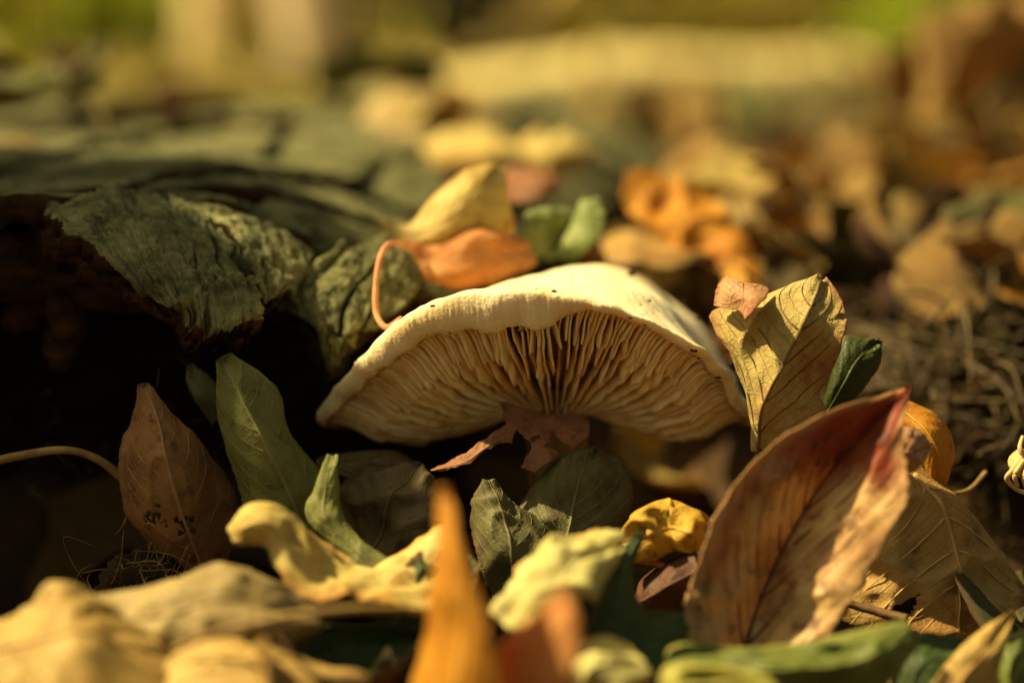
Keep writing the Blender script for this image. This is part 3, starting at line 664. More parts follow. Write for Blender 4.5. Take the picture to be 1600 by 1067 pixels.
# ------------------------------------------------------------------ leaves around the mushroom
def cut_squares(c, s, n, seed):
    r = random.Random(seed); out = []
    for _ in range(n):
        x, y, q = c[0] + r.uniform(-s, s), c[1] + r.uniform(-s, s) * 1.1, r.uniform(.25, .5) * s
        a = r.uniform(0, 1.5); out.append([(x + q * math.cos(a + k * 1.5708) * r.uniform(.8, 1.2), y + q * math.sin(a + k * 1.5708) * r.uniform(.8, 1.2)) for k in range(4)])
    return out
leaf('brown ovate leaf with two clusters of small holes, standing below the log', [(290, 872, .8), (208, 818, .5), (184, 735, .7), (203, 655, .9), (225, 600, .6)], [(318, 890, .3), (284, 800, -.4), (262, 725, -.5), (247, 655, 0), (225, 600, .6)],
     [(352, 888, .9), (377, 800, .8), (340, 725, .6), (284, 658, .7), (225, 600, .6)], M['brown_hole'], N=110, Mh=40, bulge=(.15, .1), wr=.0009,
     cut=cut_squares((239, 803), 12, 12, 1) + cut_squares((290, 820), 14, 13, 2) + cut_squares((255, 822), 6, 4, 4) + cut_squares((323, 781), 3, 2, 3) + cut_squares((222, 780), 3, 2, 6), sv=True, nv=6, k=.4)
leaf('olive green pointed leaf with pale net veins beside the holed brown leaf', [(395, 855, .2), (376, 775, .3), (352, 700, .5), (338, 625, .5), (346, 560, .3)], [(480, 838, -.1), (448, 762, -.3), (412, 690, -.4), (378, 625, -.1), (346, 560, .3)],
     [(508, 815, .6), (503, 742, .6), (447, 678, 1.3), (430, 603, 1.1), (346, 560, .3)], M['olive'], N=90, Mh=28, bulge=(.15, .25), sv=True, nv=8, k=.35)
leaf('small dark green leaf tucked behind the olive pointed leaf', [(335, 660, 2.2), (306, 625, 2), (291, 592, 2), (297, 572, 2)], [(340, 660, 1.8), (318, 620, 1.7), (305, 592, 1.8), (297, 572, 2)], [(350, 650, 2.2), (343, 612, 2.1), (325, 586, 2.1), (297, 572, 2)], M['dark_olive'], bulge=(.1, .1))
leaf('cream yellow leaf curled like a wave with an orange rim in the litter', [(365, 822, -2.7), (400, 785, -2.4), (452, 800, -2.2), (515, 845, -2.0), (560, 888, -2.2), (612, 876, -2.0), (695, 828, -1.8)], [(366, 838, -3.1), (412, 818, -3.5), (455, 842, -3.3), (505, 895, -3.2), (556, 918, -3.3), (615, 915, -3.1), (705, 895, -2.8)],
     [(385, 850, -3.0), (418, 858, -3.3), (446, 905, -3.8), (490, 945, -4.1), (548, 952, -4.1), (615, 952, -4), (705, 950, -3.8)], M['cream_yellow'], bulge=(.12, .1), wr=.0016, rag=.12, ragf=7)
leaf('torn olive leaf scrap twisted upright beside the cream wave leaf', [(572, 905, -2.0), (528, 862, -1.4), (478, 806, -1), (492, 768, -.9), (517, 712, -.8)], [(602, 895, -2.2), (546, 852, -1.8), (508, 806, -1.5), (509, 760, -1.2), (520, 713, -.9)],
     [(625, 884, -2), (566, 842, -1.5), (536, 800, -1.1), (531, 750, -.9), (523, 712, -.8)], M['olive'], bulge=(.1, .1), rag=.12, ragf=14)
leaf('dull brown leaf in the shade under the drooping edge of the mushroom', [(540, 850, 1.3), (528, 770, 1.7), (560, 735, 2), (660, 728, 1.4)], [(575, 870, .9), (598, 805, .7), (625, 762, .8), (660, 728, 1.4)], [(635, 885, .3), (694, 842, .3), (700, 785, .6), (660, 728, 1.4)], M['dull_brown'], bulge=(.12, .1), wr=.0012)
leaf('long dark leaf lying edge on in the shadow below the mushroom', [(500, 712, 2.4), (560, 706, 2.4), (620, 708, 2.4), (650, 722, 2.3)], [(495, 722, 2), (560, 722, 1.8), (620, 724, 1.8), (652, 727, 2.1)], [(498, 740, 1.9), (560, 750, 1.7), (620, 745, 1.7), (655, 732, 2)], M['dull_brown'])
leaf('dark olive leaf with a blunt raised lobe in the shade of the mushroom', [(768, 935, -.6), (745, 865, -.2), (733, 812, 0), (737, 780, .2), (755, 752, .3)], [(800, 940, -.9), (800, 878, -.8), (795, 838, -.6), (780, 795, -.2), (764, 750, .2)],
     [(870, 915, -.4), (880, 865, -.1), (862, 828, .3), (806, 802, .5), (774, 752, .3)], M['dark_olive'], bulge=(.1, .12), wr=.0014, rag=.12, ragf=11, sv=True, k=.4)
leaf('broad rounded dark olive leaf with a brown scorched patch under the mushroom', [(815, 885, .2), (800, 815, .6), (832, 760, .9), (878, 714, 1.1), (930, 702, 1.1)], [(868, 895, 0), (888, 832, .1), (898, 785, .3), (908, 742, .7), (932, 702, 1.1)],
     [(905, 878, .4), (970, 818, .9), (990, 778, 1.2), (972, 730, 1.3), (934, 703, 1.1)], M['dark_olive'], bulge=(.12, .1), wr=.0014, rag=.1, ragf=11, sv=True, k=.4)
leaf('torn rose brown leaf with ragged gaps directly beneath the gills', [(665, 730, .8), (715, 700, 1.0), (772, 618, 1.3), (860, 640, 1.5), (935, 650, 1.5)], [(670, 737, .4), (735, 715, .5), (795, 680, .7), (858, 692, .9), (930, 690, 1.2)], [(675, 745, .5), (745, 745, .4), (805, 750, .4), (860, 750, .6), (920, 730, 1.0)],
     M['rose_brown'], veins=False, N=130, Mh=40, wr=.0009, keep=[(672, 734), (720, 712), (760, 682), (793, 660), (778, 626), (800, 630), (850, 647), (920, 656), (920, 680), (895, 703), (882, 690), (864, 674), (858, 690), (850, 700), (874, 705), (864, 720), (835, 737), (813, 728), (830, 702), (829, 688), (805, 670), (800, 690), (777, 694), (760, 702), (735, 724), (690, 737)],
     cut=[[(829, 684), (843, 676), (845, 682), (833, 690)]])
# two-lobed orange leaf close to the lens
oi, _ = leaf('orange yellow two lobed leaf standing upright in front of the mushroom', [(630, 1110, -7.2), (664, 985, -7.3), (680, 870, -7.6), (689, 800, -7.9), (698, 764, -8.1)], [(715, 1120, -8.9), (722, 985, -9.0), (714, 870, -8.8), (704, 800, -8.4), (699, 763, -8.1)],
     [(800, 1110, -9.3), (768, 975, -9.2), (736, 880, -8.9), (712, 800, -8.5), (700, 764, -8.1)], M['orange'], bulge=(.15, .05))
leaf('pinkish lobe', [(755, 1110, -7.6), (782, 1008, -7.6), (838, 958, -7.9), (884, 920, -8.3)], [(830, 1120, -8.8), (852, 1035, -8.8), (872, 972, -8.6), (887, 920, -8.3)], [(892, 1115, -9), (902, 1035, -9), (907, 965, -8.7), (889, 921, -8.3)], M['orange_pink'], name='lobe', parent=oi, bulge=(.1, .1))
leaf('pale cream green leaf rolled into a thick bright fold behind the orange lobes', [(782, 960, -4.6), (806, 905, -4.2), (840, 880, -3.9), (872, 842, -3.6), (915, 827, -3.4), (958, 846, -3.3)], [(800, 985, -5.6), (835, 930, -5.4), (868, 898, -5.2), (898, 872, -4.9), (938, 864, -4.4), (966, 862, -3.8)],
     [(835, 1010, -5.9), (880, 968, -5.8), (912, 938, -5.5), (936, 915, -5.1), (957, 892, -4.6), (969, 874, -4.1)], M['cream_green'], bulge=(.22, .2), wr=.0016, rag=.14, ragf=9)
leaf('dark green leaf hooking down beside the rolled cream leaf', [(1000, 833, -3), (962, 872, -3.2), (930, 945, -4), (905, 1015, -4.8), (900, 1075, -5)], [(1000, 834, -3), (974, 890, -3.6), (968, 962, -4.2), (985, 1018, -4.7), (1010, 1060, -5)],
     [(1002, 836, -3), (985, 900, -3), (1006, 952, -3.2), (1068, 962, -3.4), (1075, 1010, -4)], M['teal_green'], bulge=(.1, .1))
leaf('small golden leaf puckered with a green patch between the dark olive and rust leaves', [(974, 842, -.6), (1000, 800, -.3), (1042, 783, -.2), (1085, 806, -.3), (1104, 826, -.4)], [(976, 852, -1), (1010, 836, -1.6), (1045, 824, -1.0), (1080, 832, -1.5), (1102, 831, -.8)],
     [(984, 864, -.6), (1015, 868, -.7), (1050, 860, -.7), (1080, 852, -.6), (1101, 836, -.5)], M['gold'], bulge=(.25, .25), wr=.002)
leaf('dark brown leaf folded under the small golden leaf', [(1090, 858, -1), (1040, 875, -.7), (1000, 905, -.5), (985, 935, -.5)], [(1090, 890, -1.6), (1050, 912, -1.6), (1012, 935, -1.3), (988, 945, -.8)], [(1085, 955, -1.2), (1050, 960, -1.1), (1015, 958, -1), (990, 950, -.8)], M['dark_brown'], bulge=(.1, .05), pil=0, rag=.02)
leaf('large rust red pointed leaf fading to tan, leaning upright with a sunlit panel', [(1060, 1035, -3.4), (1080, 900, -3.1), (1150, 752, -2.9), (1268, 655, -2.6), (1423, 603, -2)], [(1150, 1050, -2.8), (1195, 920, -2.4), (1256, 800, -2.0), (1332, 694, -1.9), (1423, 603, -2)],
     [(1285, 1015, -3.4), (1352, 900, -3.2), (1416, 775, -3.0), (1411, 690, -2.6), (1423, 603, -2)], M['rust'], N=100, Mh=34, bulge=(.12, .12), wr=.0008, sv=True, nv=7, k=.5)
do, _ = leaf('dry tan upright leaf with a curled top corner at the edge of the mushroom cap', [(1181, 702, .4), (1171, 630, .7), (1142, 552, 1.0), (1113, 492, 1.2), (1196, 458, .9), (1284, 432, .4)], [(1184, 706, .2), (1190, 645, -.1), (1220, 577, -.3), (1253, 512, -.3), (1272, 470, 0), (1284, 432, .4)],
     [(1192, 704, .3), (1280, 650, .2), (1284, 612, .3), (1319, 532, -.2), (1318, 475, 0), (1290, 433, .4)], M['dry_tan'], N=110, Mh=34, bulge=(.12, -.12), wr=.0009, rag=.07, ragf=13, sv=True, nv=6, k=.42, stalk=[(1184, 704, .3), (1182, 740, .6), (1176, 790, 1)], stalkmat_=M['stalk_brown'], cut=[[(1298, 500), (1312, 490), (1330, 492), (1330, 498)]])
leaf('pinkish curled corner', [(1116, 478, .9), (1118, 455, .9), (1132, 427, .7)], [(1150, 484, .1), (1158, 462, .0), (1160, 440, .3)], [(1166, 500, -.4), (1190, 472, -.3), (1203, 450, .4)], M['dry_pink'], name='curled_corner', parent=do, N=40, bulge=(.05, .05), rag=.06, pil=0, veins=False)
leaf('dark green leaf with a red brown rim behind the dry tan upright leaf', [(1283, 645, 1.4), (1298, 590, 1.4), (1314, 530, 1.6), (1370, 530, 1.4)], [(1288, 652, 1.2), (1318, 600, 1.0), (1342, 560, 1.1), (1374, 533, 1.4)], [(1298, 655, 1.4), (1342, 616, 1.3), (1374, 572, 1.4), (1376, 535, 1.4)], M['shade_green'], bulge=(.1, .1))
leaf('pinkish dry leaf tip poking out behind the rust red leaf', [(1390, 672, -1.0), (1420, 664, -1.0), (1442, 674, -.9), (1454, 696, -.9)], [(1390, 712, -1.4), (1420, 706, -1.5), (1440, 702, -1.2), (1455, 697, -.9)], [(1390, 750, -1.2), (1420, 740, -1.2), (1442, 722, -1.1), (1454, 700, -.9)], M['dry_pink'], bulge=(.1, .1), nv=4)
leaf('yellow leaf with an orange folded margin hanging beside the pinkish leaf tip', [(1420, 628, 1.3), (1466, 650, 1.3), (1491, 700, 1.4), (1468, 772, .8)], [(1410, 640, 1), (1446, 672, .5), (1466, 712, .4), (1466, 772, .8)], [(1402, 662, 1), (1428, 692, .9), (1448, 736, .8), (1464, 772, .8)], M['orange'], bulge=(.1, .1))
leaf('broad tan brown lobed leaf spread behind the rust red leaf', [(1428, 733, .9), (1522, 815, 1), (1606, 912, .9), (1612, 940, .6)], [(1425, 735, .8), (1480, 820, .3), (1500, 900, -.1), (1492, 1003, -.6)], [(1418, 738, .9), (1360, 840, .3), (1300, 950, -.4), (1370, 995, -.7)], M['tan_brown'], N=100, Mh=34,
     bulge=(.2, .2), wr=.0012, rag=.06, cut=[[(1375, 1010), (1392, 952), (1440, 925), (1420, 965), (1412, 1010)]], sv=True, nv=5, k=.45, stalk=[(1425, 735, .9), (1470, 768, 1.2), (1512, 766, 1.8), (1540, 738, 2.4)], stalk_r=.0004)
leaf('fresh green leaf folded lengthwise along its upper edge at the foot of the rust leaf', [(1032, 1050, -4.8), (1060, 1010, -4.7), (1200, 1013, -4.6), (1320, 986, -4.4), (1415, 970, -4.3)], [(1045, 1068, -5.3), (1105, 1045, -5.5), (1220, 1046, -5.5), (1340, 1032, -5.2), (1428, 988, -4.6)],
     [(1075, 1130, -5.2), (1130, 1140, -5.1), (1240, 1140, -5), (1340, 1120, -4.9), (1436, 1012, -4.6)], M['leaf_green'], bulge=(.05, .05), wr=.0016, rag=.08)
leaf('lime yellow leaf below the folded green leaf', [(1020, 1100, -6.2), (1040, 1042, -6), (1110, 1030, -6), (1200, 1052, -6.1), (1260, 1095, -6.1)], [(1020, 1120, -6.6), (1060, 1075, -6.7), (1120, 1065, -6.8), (1200, 1080, -6.7), (1265, 1105, -6.4)], [(1030, 1150, -6.3), (1070, 1140, -6.3), (1130, 1130, -6.4), (1200, 1130, -6.4), (1265, 1115, -6.3)], M['lime'], wr=.0018, rag=.15, bulge=(-.05, 0))
leaf('dark green leaf half hidden under the curled tan leaf', [(1395, 1090, -3.4), (1418, 1002, -3), (1475, 994, -2.8), (1560, 1004, -2.4)], [(1410, 1110, -3.8), (1440, 1040, -3.6), (1490, 1025, -3.4), (1565, 1010, -2.6)], [(1440, 1130, -4), (1480, 1100, -4), (1520, 1070, -3.6), (1570, 1020, -2.8)], M['teal_green'])
leaf('light tan leaf curled into a peak with a ribbed rim', [(1432, 1100, -4.4), (1478, 1040, -4), (1530, 988, -3.6), (1579, 961, -3.2)], [(1480, 1110, -4.8), (1505, 1055, -4.7), (1548, 1010, -4.1), (1580, 962, -3.2)], [(1572, 1100, -4.2), (1562, 1052, -4), (1574, 1000, -3.7), (1581, 963, -3.2)], M['buff'], bulge=(.15, .1), wr=.001)
leaf('cool green leaf beside the curled tan peak', [(1545, 1090, -3.4), (1558, 1012, -3.2), (1592, 986, -3), (1650, 985, -2.8)], [(1570, 1110, -3.8), (1590, 1050, -3.8), (1620, 1020, -3.5), (1660, 1000, -3)], [(1620, 1120, -3.8), (1640, 1080, -3.6), (1660, 1050, -3.4), (1670, 1010, -3)], M['leaf_green'])
# foreground at the log's foot
leaf('large yellow buff leaf with a puckered margin in front of the log hollow', [(-50, 990, -5.6), (10, 970, -5.5), (40, 955, -5.5), (88, 912, -5.5), (160, 940, -5.4), (262, 1012, -5.3)], [(-50, 1030, -6.5), (30, 1010, -6.4), (80, 995, -6.5), (130, 985, -6.6), (200, 1015, -6.2), (275, 1050, -5.9)], [(-40, 1130, -7.4), (40, 1120, -7.5), (90, 1120, -7.6), (150, 1120, -7.6), (230, 1115, -7.2), (290, 1085, -6.4)], M['buff'], bulge=(.0, .0), wr=.00035, rag=.1, ragf=18, pil=.0007)
leaf('grey tan leaf peaked like a tent beneath the holed brown leaf', [(140, 935, -4.2), (255, 908, -4.2), (330, 880, -4.1), (398, 897, -4.1), (486, 948, -4.1)], [(175, 965, -5), (268, 958, -5.3), (338, 938, -5.2), (410, 950, -5), (490, 972, -4.5)], [(225, 1015, -5.4), (290, 1025, -5.5), (350, 1025, -5.5), (420, 1015, -5.2), (495, 992, -4.6)], M['grey_tan'], bulge=(.2, .2), wr=.0009)
leaf('yellow buff leaf lying in front of the grey tan tent leaf', [(225, 1090, -6.0), (275, 1025, -5.7), (350, 1000, -5.6), (450, 1022, -5.6), (590, 1062, -5.6)], [(240, 1120, -6.7), (300, 1062, -6.6), (380, 1040, -6.6), (470, 1052, -6.4), (595, 1078, -6)], [(270, 1150, -7.4), (330, 1130, -7.4), (400, 1120, -7.4), (480, 1115, -7.2), (600, 1100, -6.4)], M['buff'], bulge=(.0, .0), wr=.00035, rag=.1, ragf=18, pil=.0007)
leaf('cool green leaf rolled into a dark tube under the bent leaf stalk', [(440, 1075, -5), (450, 1020, -4.6), (490, 985, -4.2), (580, 978, -3.8), (660, 990, -3.6)], [(470, 1090, -5.2), (490, 1040, -4.2), (530, 1015, -3.8), (600, 1010, -3.6), (670, 1010, -3.6)], [(520, 1100, -5), (545, 1070, -4.6), (580, 1050, -4.4), (630, 1045, -4.2), (680, 1030, -3.8)], M['teal_green'], bulge=(-.3, -.2))
leaf('lime yellow leaf lying behind the orange lobes at their foot', [(860, 1100, -6), (890, 1010, -5.6), (940, 985, -5.4), (1005, 1030, -5.6)], [(880, 1120, -6.4), (915, 1050, -6.4), (955, 1035, -6.2), (1010, 1045, -5.8)], [(930, 1130, -6.4), (960, 1100, -6.4), (990, 1080, -6.2), (1018, 1058, -5.9)], M['cream_green'], bulge=(.03, .02), wr=.0018, rag=.18)
leaf('olive leaf sloping away under the cream wave leaf', [(570, 950, -3), (610, 905, -2.6), (660, 860, -2.3), (720, 840, -2)], [(600, 985, -3.2), (650, 940, -3), (700, 900, -2.6), (735, 860, -2.1)], [(650, 1020, -3.4), (700, 990, -3.2), (740, 940, -2.8), (750, 880, -2.3)], M['shade_green'])
# behind the mushroom
leaf('yellow leaf folded like a sail behind the bark, above the orange leaf', [(578, 335, 6.80), (635, 352, 6.20), (688, 297, 6.20), (730, 266, 6.30), (778, 257, 6.50)], [(595, 355, 6.20), (650, 362, 5.60), (705, 335, 5.60), (745, 300, 5.90), (776, 260, 6.50)], [(625, 372, 6.00), (670, 380, 5.80), (745, 378, 6.00), (805, 365, 6.60), (772, 268, 6.60)], M['cream_yellow'], bulge=(.1, .2))
bo, _ = leaf('orange leaf cupped between the bark and the mushroom with a long hooked stalk', [(628, 378, 5.60), (690, 386, 5.60), (738, 360, 5.80), (800, 370, 6.10), (826, 384, 6.20)], [(648, 398, 5.20), (700, 408, 5.00), (750, 396, 5.10), (796, 396, 5.60), (827, 390, 6.00)], [(664, 438, 5.50), (710, 452, 5.30), (762, 447, 5.50), (802, 430, 5.90), (824, 418, 6.20)], M['orange_pink'], bulge=(.15, .25),
     stalk=[(652, 396, 5.2), (625, 380, 4.4), (604, 384, 3.3), (592, 410, 2.7), (587, 450, 2.3), (588, 490, 2.0), (604, 512, 1.7), (628, 498, 1.5)], stalkmat_=M['stalk_orange'], stalk_r=.00055, wr=.0009)
leaf('sage green leaf with a deep dark crease behind the mushroom cap', [(835, 402, 6.60), (818, 352, 6.50), (832, 327, 6.70), (896, 324, 7.10)], [(858, 408, 7.10), (868, 386, 7.20), (886, 360, 7.30), (914, 330, 7.40)], [(892, 410, 6.50), (926, 385, 6.20), (947, 350, 6.40), (938, 309, 6.70)], M['sage'], bulge=(.25, .3))
leaf('large bright orange leaf arching over the litter behind the mushroom cap', [(1176, 392, 10.6), (1130, 322, 11.6), (1072, 282, 12.2), (1012, 260, 12.4), (977, 284, 12.4)], [(1168, 408, 10.2), (1104, 362, 11.0), (1046, 322, 11.6), (1000, 296, 12.0), (976, 294, 12.3)], [(1150, 436, 10.0), (1072, 402, 10.8), (1010, 362, 11.4), (984, 332, 11.9), (975, 305, 12.2)], M['orange'], bulge=(.02, -.05), wr=.0016, rag=.14, ragf=7)
leaf('tan leaf lying flat under the arching orange leaf', [(945, 375, 11.70), (1000, 362, 12.35), (1060, 368, 12.35), (1110, 395, 11.70)], [(940, 395, 10.40), (1000, 388, 10.40), (1060, 392, 10.40), (1112, 402, 10.92)], [(950, 412, 9.36), (1000, 415, 9.10), (1060, 415, 9.36), (1110, 410, 10.40)], M['tan_brown'], bulge=(.1, .1))
leaf('small orange leaf end standing behind the cap beside the dry tan leaf', [(1140, 500, 8.45), (1130, 440, 8.84), (1150, 405, 9.10)], [(1170, 500, 7.80), (1165, 445, 8.06), (1165, 404, 8.97)], [(1198, 500, 8.32), (1195, 440, 8.58), (1185, 406, 9.10)], M['orange'])
leaf('cream leaf standing on edge in the litter beyond the dry tan leaf', [(1300, 440, 18.75), (1285, 370, 18.75), (1310, 325, 19.25)], [(1335, 445, 18.00), (1340, 380, 17.75), (1335, 322, 18.75)], [(1385, 430, 18.75), (1385, 370, 18.75), (1360, 325, 19.25)], M['cream_yellow'], bulge=(.2, .2))
leaf('amber leaf standing on edge next to the cream leaf in the litter', [(1195, 420, 17.50), (1190, 350, 18.00), (1210, 310, 18.75)], [(1235, 440, 16.75), (1240, 370, 16.75), (1235, 312, 18.25)], [(1290, 430, 17.50), (1285, 360, 18.00), (1262, 318, 18.75)], M['orange'], bulge=(.2, .2))
leaf('pale tan leaf standing behind the arching orange leaf', [(1110, 400, 15.00), (1105, 340, 15.50), (1130, 312, 16.25)], [(1145, 405, 14.50), (1150, 350, 14.50), (1155, 312, 15.75)], [(1185, 400, 15.00), (1190, 345, 15.25), (1178, 318, 16.00)], M['grey_tan'], bulge=(.2, .2))
# leaves lying on the log
leaf('pale yellow green leaf raised over the far end of the rotten log', [(555, 190, 26), (600, 150, 27), (670, 135, 28), (770, 150, 29)], [(590, 205, 24), (640, 190, 24), (700, 185, 25), (775, 165, 28)], [(640, 235, 23), (690, 240, 23), (750, 235, 24), (790, 190, 27)], M['grey_tan'], bulge=(.1, .1))
leaf('cream leaf flat across the rear of the rotten log', [(660, 235, 21), (700, 212, 22), (760, 208, 22), (805, 235, 21)], [(665, 245, 20), (710, 235, 20), (760, 232, 20), (812, 243, 20)], [(675, 262, 19), (715, 260, 19), (765, 258, 19), (810, 255, 19.5)], M['cream_yellow'], bulge=(.2, .2))
leaf('small cream leaf upright beyond the log next to the flat cream leaf', [(820, 270, 21), (812, 235, 21.5), (830, 215, 22)], [(850, 275, 20), (858, 240, 20), (860, 214, 21.5)], [(900, 268, 21), (935, 240, 21.4), (900, 218, 22)], M['cream_yellow'], bulge=(.2, .2))
leaf('grey tan leaf curled on top of the rotten log', [(318, 240, 22), (345, 195, 23), (400, 180, 24), (445, 205, 23)], [(345, 250, 20), (380, 225, 20), (415, 215, 21), (450, 215, 22)], [(395, 262, 19), (420, 255, 19), (445, 245, 20), (462, 228, 21)], M['grey_tan'], bulge=(.1, .1))
leaf('rose brown leaf lying at the log edge behind the yellow sail leaf', [(755, 290, 12), (790, 272, 12.5), (830, 270, 13), (868, 290, 12.5)], [(760, 300, 11), (800, 292, 11), (840, 292, 11), (872, 300, 11.6)], [(770, 315, 10), (805, 315, 10), (845, 312, 10), (868, 306, 11)], M['rose_brown'], bulge=(.2, .2))
leaf('pale tan leaf leaning upright at the rear of the rotten log', [(105, 265, 18), (90, 215, 19), (115, 165, 20)], [(140, 270, 17), (140, 215, 18), (130, 160, 19.6)], [(195, 268, 18), (185, 215, 19), (150, 165, 20)], M['grey_tan'], bulge=(.2, .2))
leaf('buff leaf lying behind the crest of the rotten log', [(-40, 265, 14), (-10, 225, 15), (50, 215, 16), (95, 255, 15)], [(-40, 280, 12), (0, 255, 12), (50, 245, 13), (98, 264, 13.6)], [(-30, 292, 11), (10, 290, 11), (60, 285, 11.5), (95, 275, 12.4)], M['grey_tan'], bulge=(.12, .1))

# ------------------------------------------------------------------ stalks, twigs, rootlets, crumbs
def stick(name, label, pts, r, mat, cat, group=None, sides=8, wob=0.0):
    P = np.array([at(*p) for p in pts]); V, F = tube(P, r, sides, 8 * len(P), wob); return tag(placed(name, V, F, mat), label, cat, group)
stick('leaf_stalk', 'long pale leaf stalk bent over the yellow buff leaves', [(270, 1015, -6.2), (330, 990, -6.4), (420, 968, -6.6), (520, 953, -6.4), (610, 950, -6), (690, 958, -5.4)], [.0006, .0006, .0006, .0006, .0006, .0008], M['stalk_tan'], 'stalk')
stick('leaf_stalk', 'brown arched leaf stalk reaching into the hollow from the holed brown leaf', [(-40, 728, .8), (30, 712, .6), (100, 703, .5), (150, 716, .6), (190, 745, .7)], [.0009, .0009, .0008, .0008, .001], M['stalk_tan'], 'stalk')
stick('twig', 'short brown twig end under the rust red leaf', [(1310, 938, -.8), (1360, 952, -1), (1418, 968, -1.3)], [.0008, .0009, .0011], M['stalk_brown'], 'twig', wob=.0002)
stick('twig', 'thick grey twig slanting out of the heap of brown leaves', [(1425, 480, 20), (1470, 400, 24), (1520, 330, 28), (1545, 290, 30)], [.003, .003, .0026, .002], M['grey'] if 'grey' in M else stalkmat('grey twig', (168, 146, 104), (138, 116, 78)), 'twig', wob=.0006)
stick('twig', 'orange stick poking from under the small golden leaf', [(975, 872, -.6), (1010, 876, -.8), (1040, 886, -1)], [.0007, .0008, .0007], M['stalk_orange'], 'twig')
# pale dried seed claw
e = obj('dried_seed_head', None, loc=tuple(at(1590, 760, .5))); tag(e, 'pale dried seed head with bent claw like spines by the dark cavity', 'seed head')
V, F = blob(at(1600, 722, .6), .0032, .3, 1.6, 12, (1, 1, .8), 3); placed('pod', V, F, M['root_pale'], e)
for pts in ([(1596, 715, .4), (1582, 735, .2), (1573, 748, .2), (1588, 764, .3), (1606, 772, .5)], [(1600, 720, .3), (1586, 742, .1), (1590, 760, .2)], [(1602, 716, .4), (1594, 700, .4), (1598, 682, .6)], [(1606, 730, .2), (1600, 748, .1), (1604, 764, .2)]):
    P = np.array([at(*p) for p in pts]); V, F = tube(P, np.linspace(.0007, .0004, len(P)), 7, 20); placed('spine', V, F, M['root_pale'], e)
for i, (px, py, yc, r) in enumerate([(866, 455, 0, .7), (838, 452, .3, .35), (676, 478, .25, .6), (702, 520, -.1, .45), (815, 516, -.3, .7), (985, 497, 0, .4), (1008, 508, .1, .3), (1084, 548, .5, .8), (1078, 540, .6, .5), (1122, 590, 1.0, .6), (1092, 560, .6, .4), (988, 428, 4.2, 1.0), (975, 436, 4.0, .6), (1070, 470, 4.2, .7), (1092, 498, 3.9, .8), (930, 440, 3, .5), (1015, 470, 2.2, .5), (800, 440, 3, .6)]):
    V, F = blob(at(px, py, yc), r * .0006, 1.1, 2.2, 9, (1.4, 1, .6), i); tag(placed('soil_crumb', V, F, M_CRUMB), 'tiny dark soil crumb stuck on the mushroom cap', 'crumb', 'soil crumbs on the mushroom cap')
for i, (px, py, yc, r, lab) in enumerate([(103, 498, 3.5, 2.6, 'pale brown chip of rotten wood hanging under the bark crust'), (92, 545, 3.6, 2.2, 'brown lump of rotten wood below the pale chip in the hollow'), (38, 480, 4.2, 3.0, 'dark reddish lump of rotten wood deep in the hollow')]):
    V, F = blob(at(px, py, yc), r * .0016, .7, 1.2, 14, (1, .8, 1.1), 20 + i); tag(placed('wood_chip', V, F, M_ROT), lab, 'wood chip')
rngc = np.random.default_rng(31)
for i in range(26):
    px, py = rngc.uniform(1385, 1600), rngc.uniform(510, 690); yc = np.interp(py, [510, 690], [13, 7.2]) + rngc.normal() * .6
    V, F = blob(at(px, py, yc), rngc.uniform(.002, .0055), .8, 1.4, 9, (1.4, 1, .7), 60 + i); tag(placed('wood_crumb', V, F, M_ROT), 'brown crumb of rotten wood in the matted dry grass', 'wood crumb', 'wood crumbs in the dry grass')
# clod of rootlets at the foot of the holed leaf
def fibres(name, label, c, ext, n, lm, r, mat, seed, flat=.5, cat='roots'):
    rng = np.random.default_rng(seed); Vs, Fs, k = [], [], 0
    for _ in range(n):
        p = np.array(c) + rng.normal(size=3) * np.array(ext); d = rng.normal(size=3); d[2] *= flat; d /= np.linalg.norm(d); ln = lm * rng.uniform(.5, 1.5); b = rng.normal(size=3) * ln * .45
        b2 = rng.normal(size=3) * ln * .22; rr = r * rng.uniform(.5, 1.4); V, F = tube([p - d * ln / 2, p - d * ln * .18 + b * .5, p + d * ln * .15 + b * .35 + b2, p + d * ln / 2 + b2], [rr * .5, rr, rr * .9, rr * .25], 5, 12); Vs.append(V); Fs += [tuple(i + k for i in f) for f in F]; k += len(V)
    return tag(placed(name, np.vstack(Vs), Fs, mat), label, cat, kind='stuff')
V, F = blob(at(222, 925, .6), .0085, .5, 2.2, 22, (1.1, .8, .9), 41); tag(placed('soil_clod', V, F, M_CRUMB), 'dark clod of soil and rootlets at the foot of the holed brown leaf', 'soil')
fibres('rootlets', 'fine rootlets tangled over the dark soil clod', at(222, 905, .2), (.005, .003, .0045), 60, .009, .00011, M['stalk_tan'], 3)
for i, (px, py, yc, ex) in enumerate([(1480, 565, 9.5, (.018, .018, .006)), (1580, 600, 9, (.014, .014, .007)), (1440, 625, 8, (.012, .010, .006)), (1560, 655, 7.5, (.014, .008, .004)), (1540, 500, 14, (.025, .02, .006))]):
    fibres('dry_grass', 'tangled dry grass and root fibres matted beyond the rust red leaf', at(px, py, yc), ex, 75, .024, .0004, M['straw'], 60 + i, .22, 'dry grass')
fibres('rootlets', 'wispy rootlets in the dark hollow under the log', at(150, 660, 2.5), (.014, .008, .008), 22, .009, .00008, M['stalk_brown'], 9)

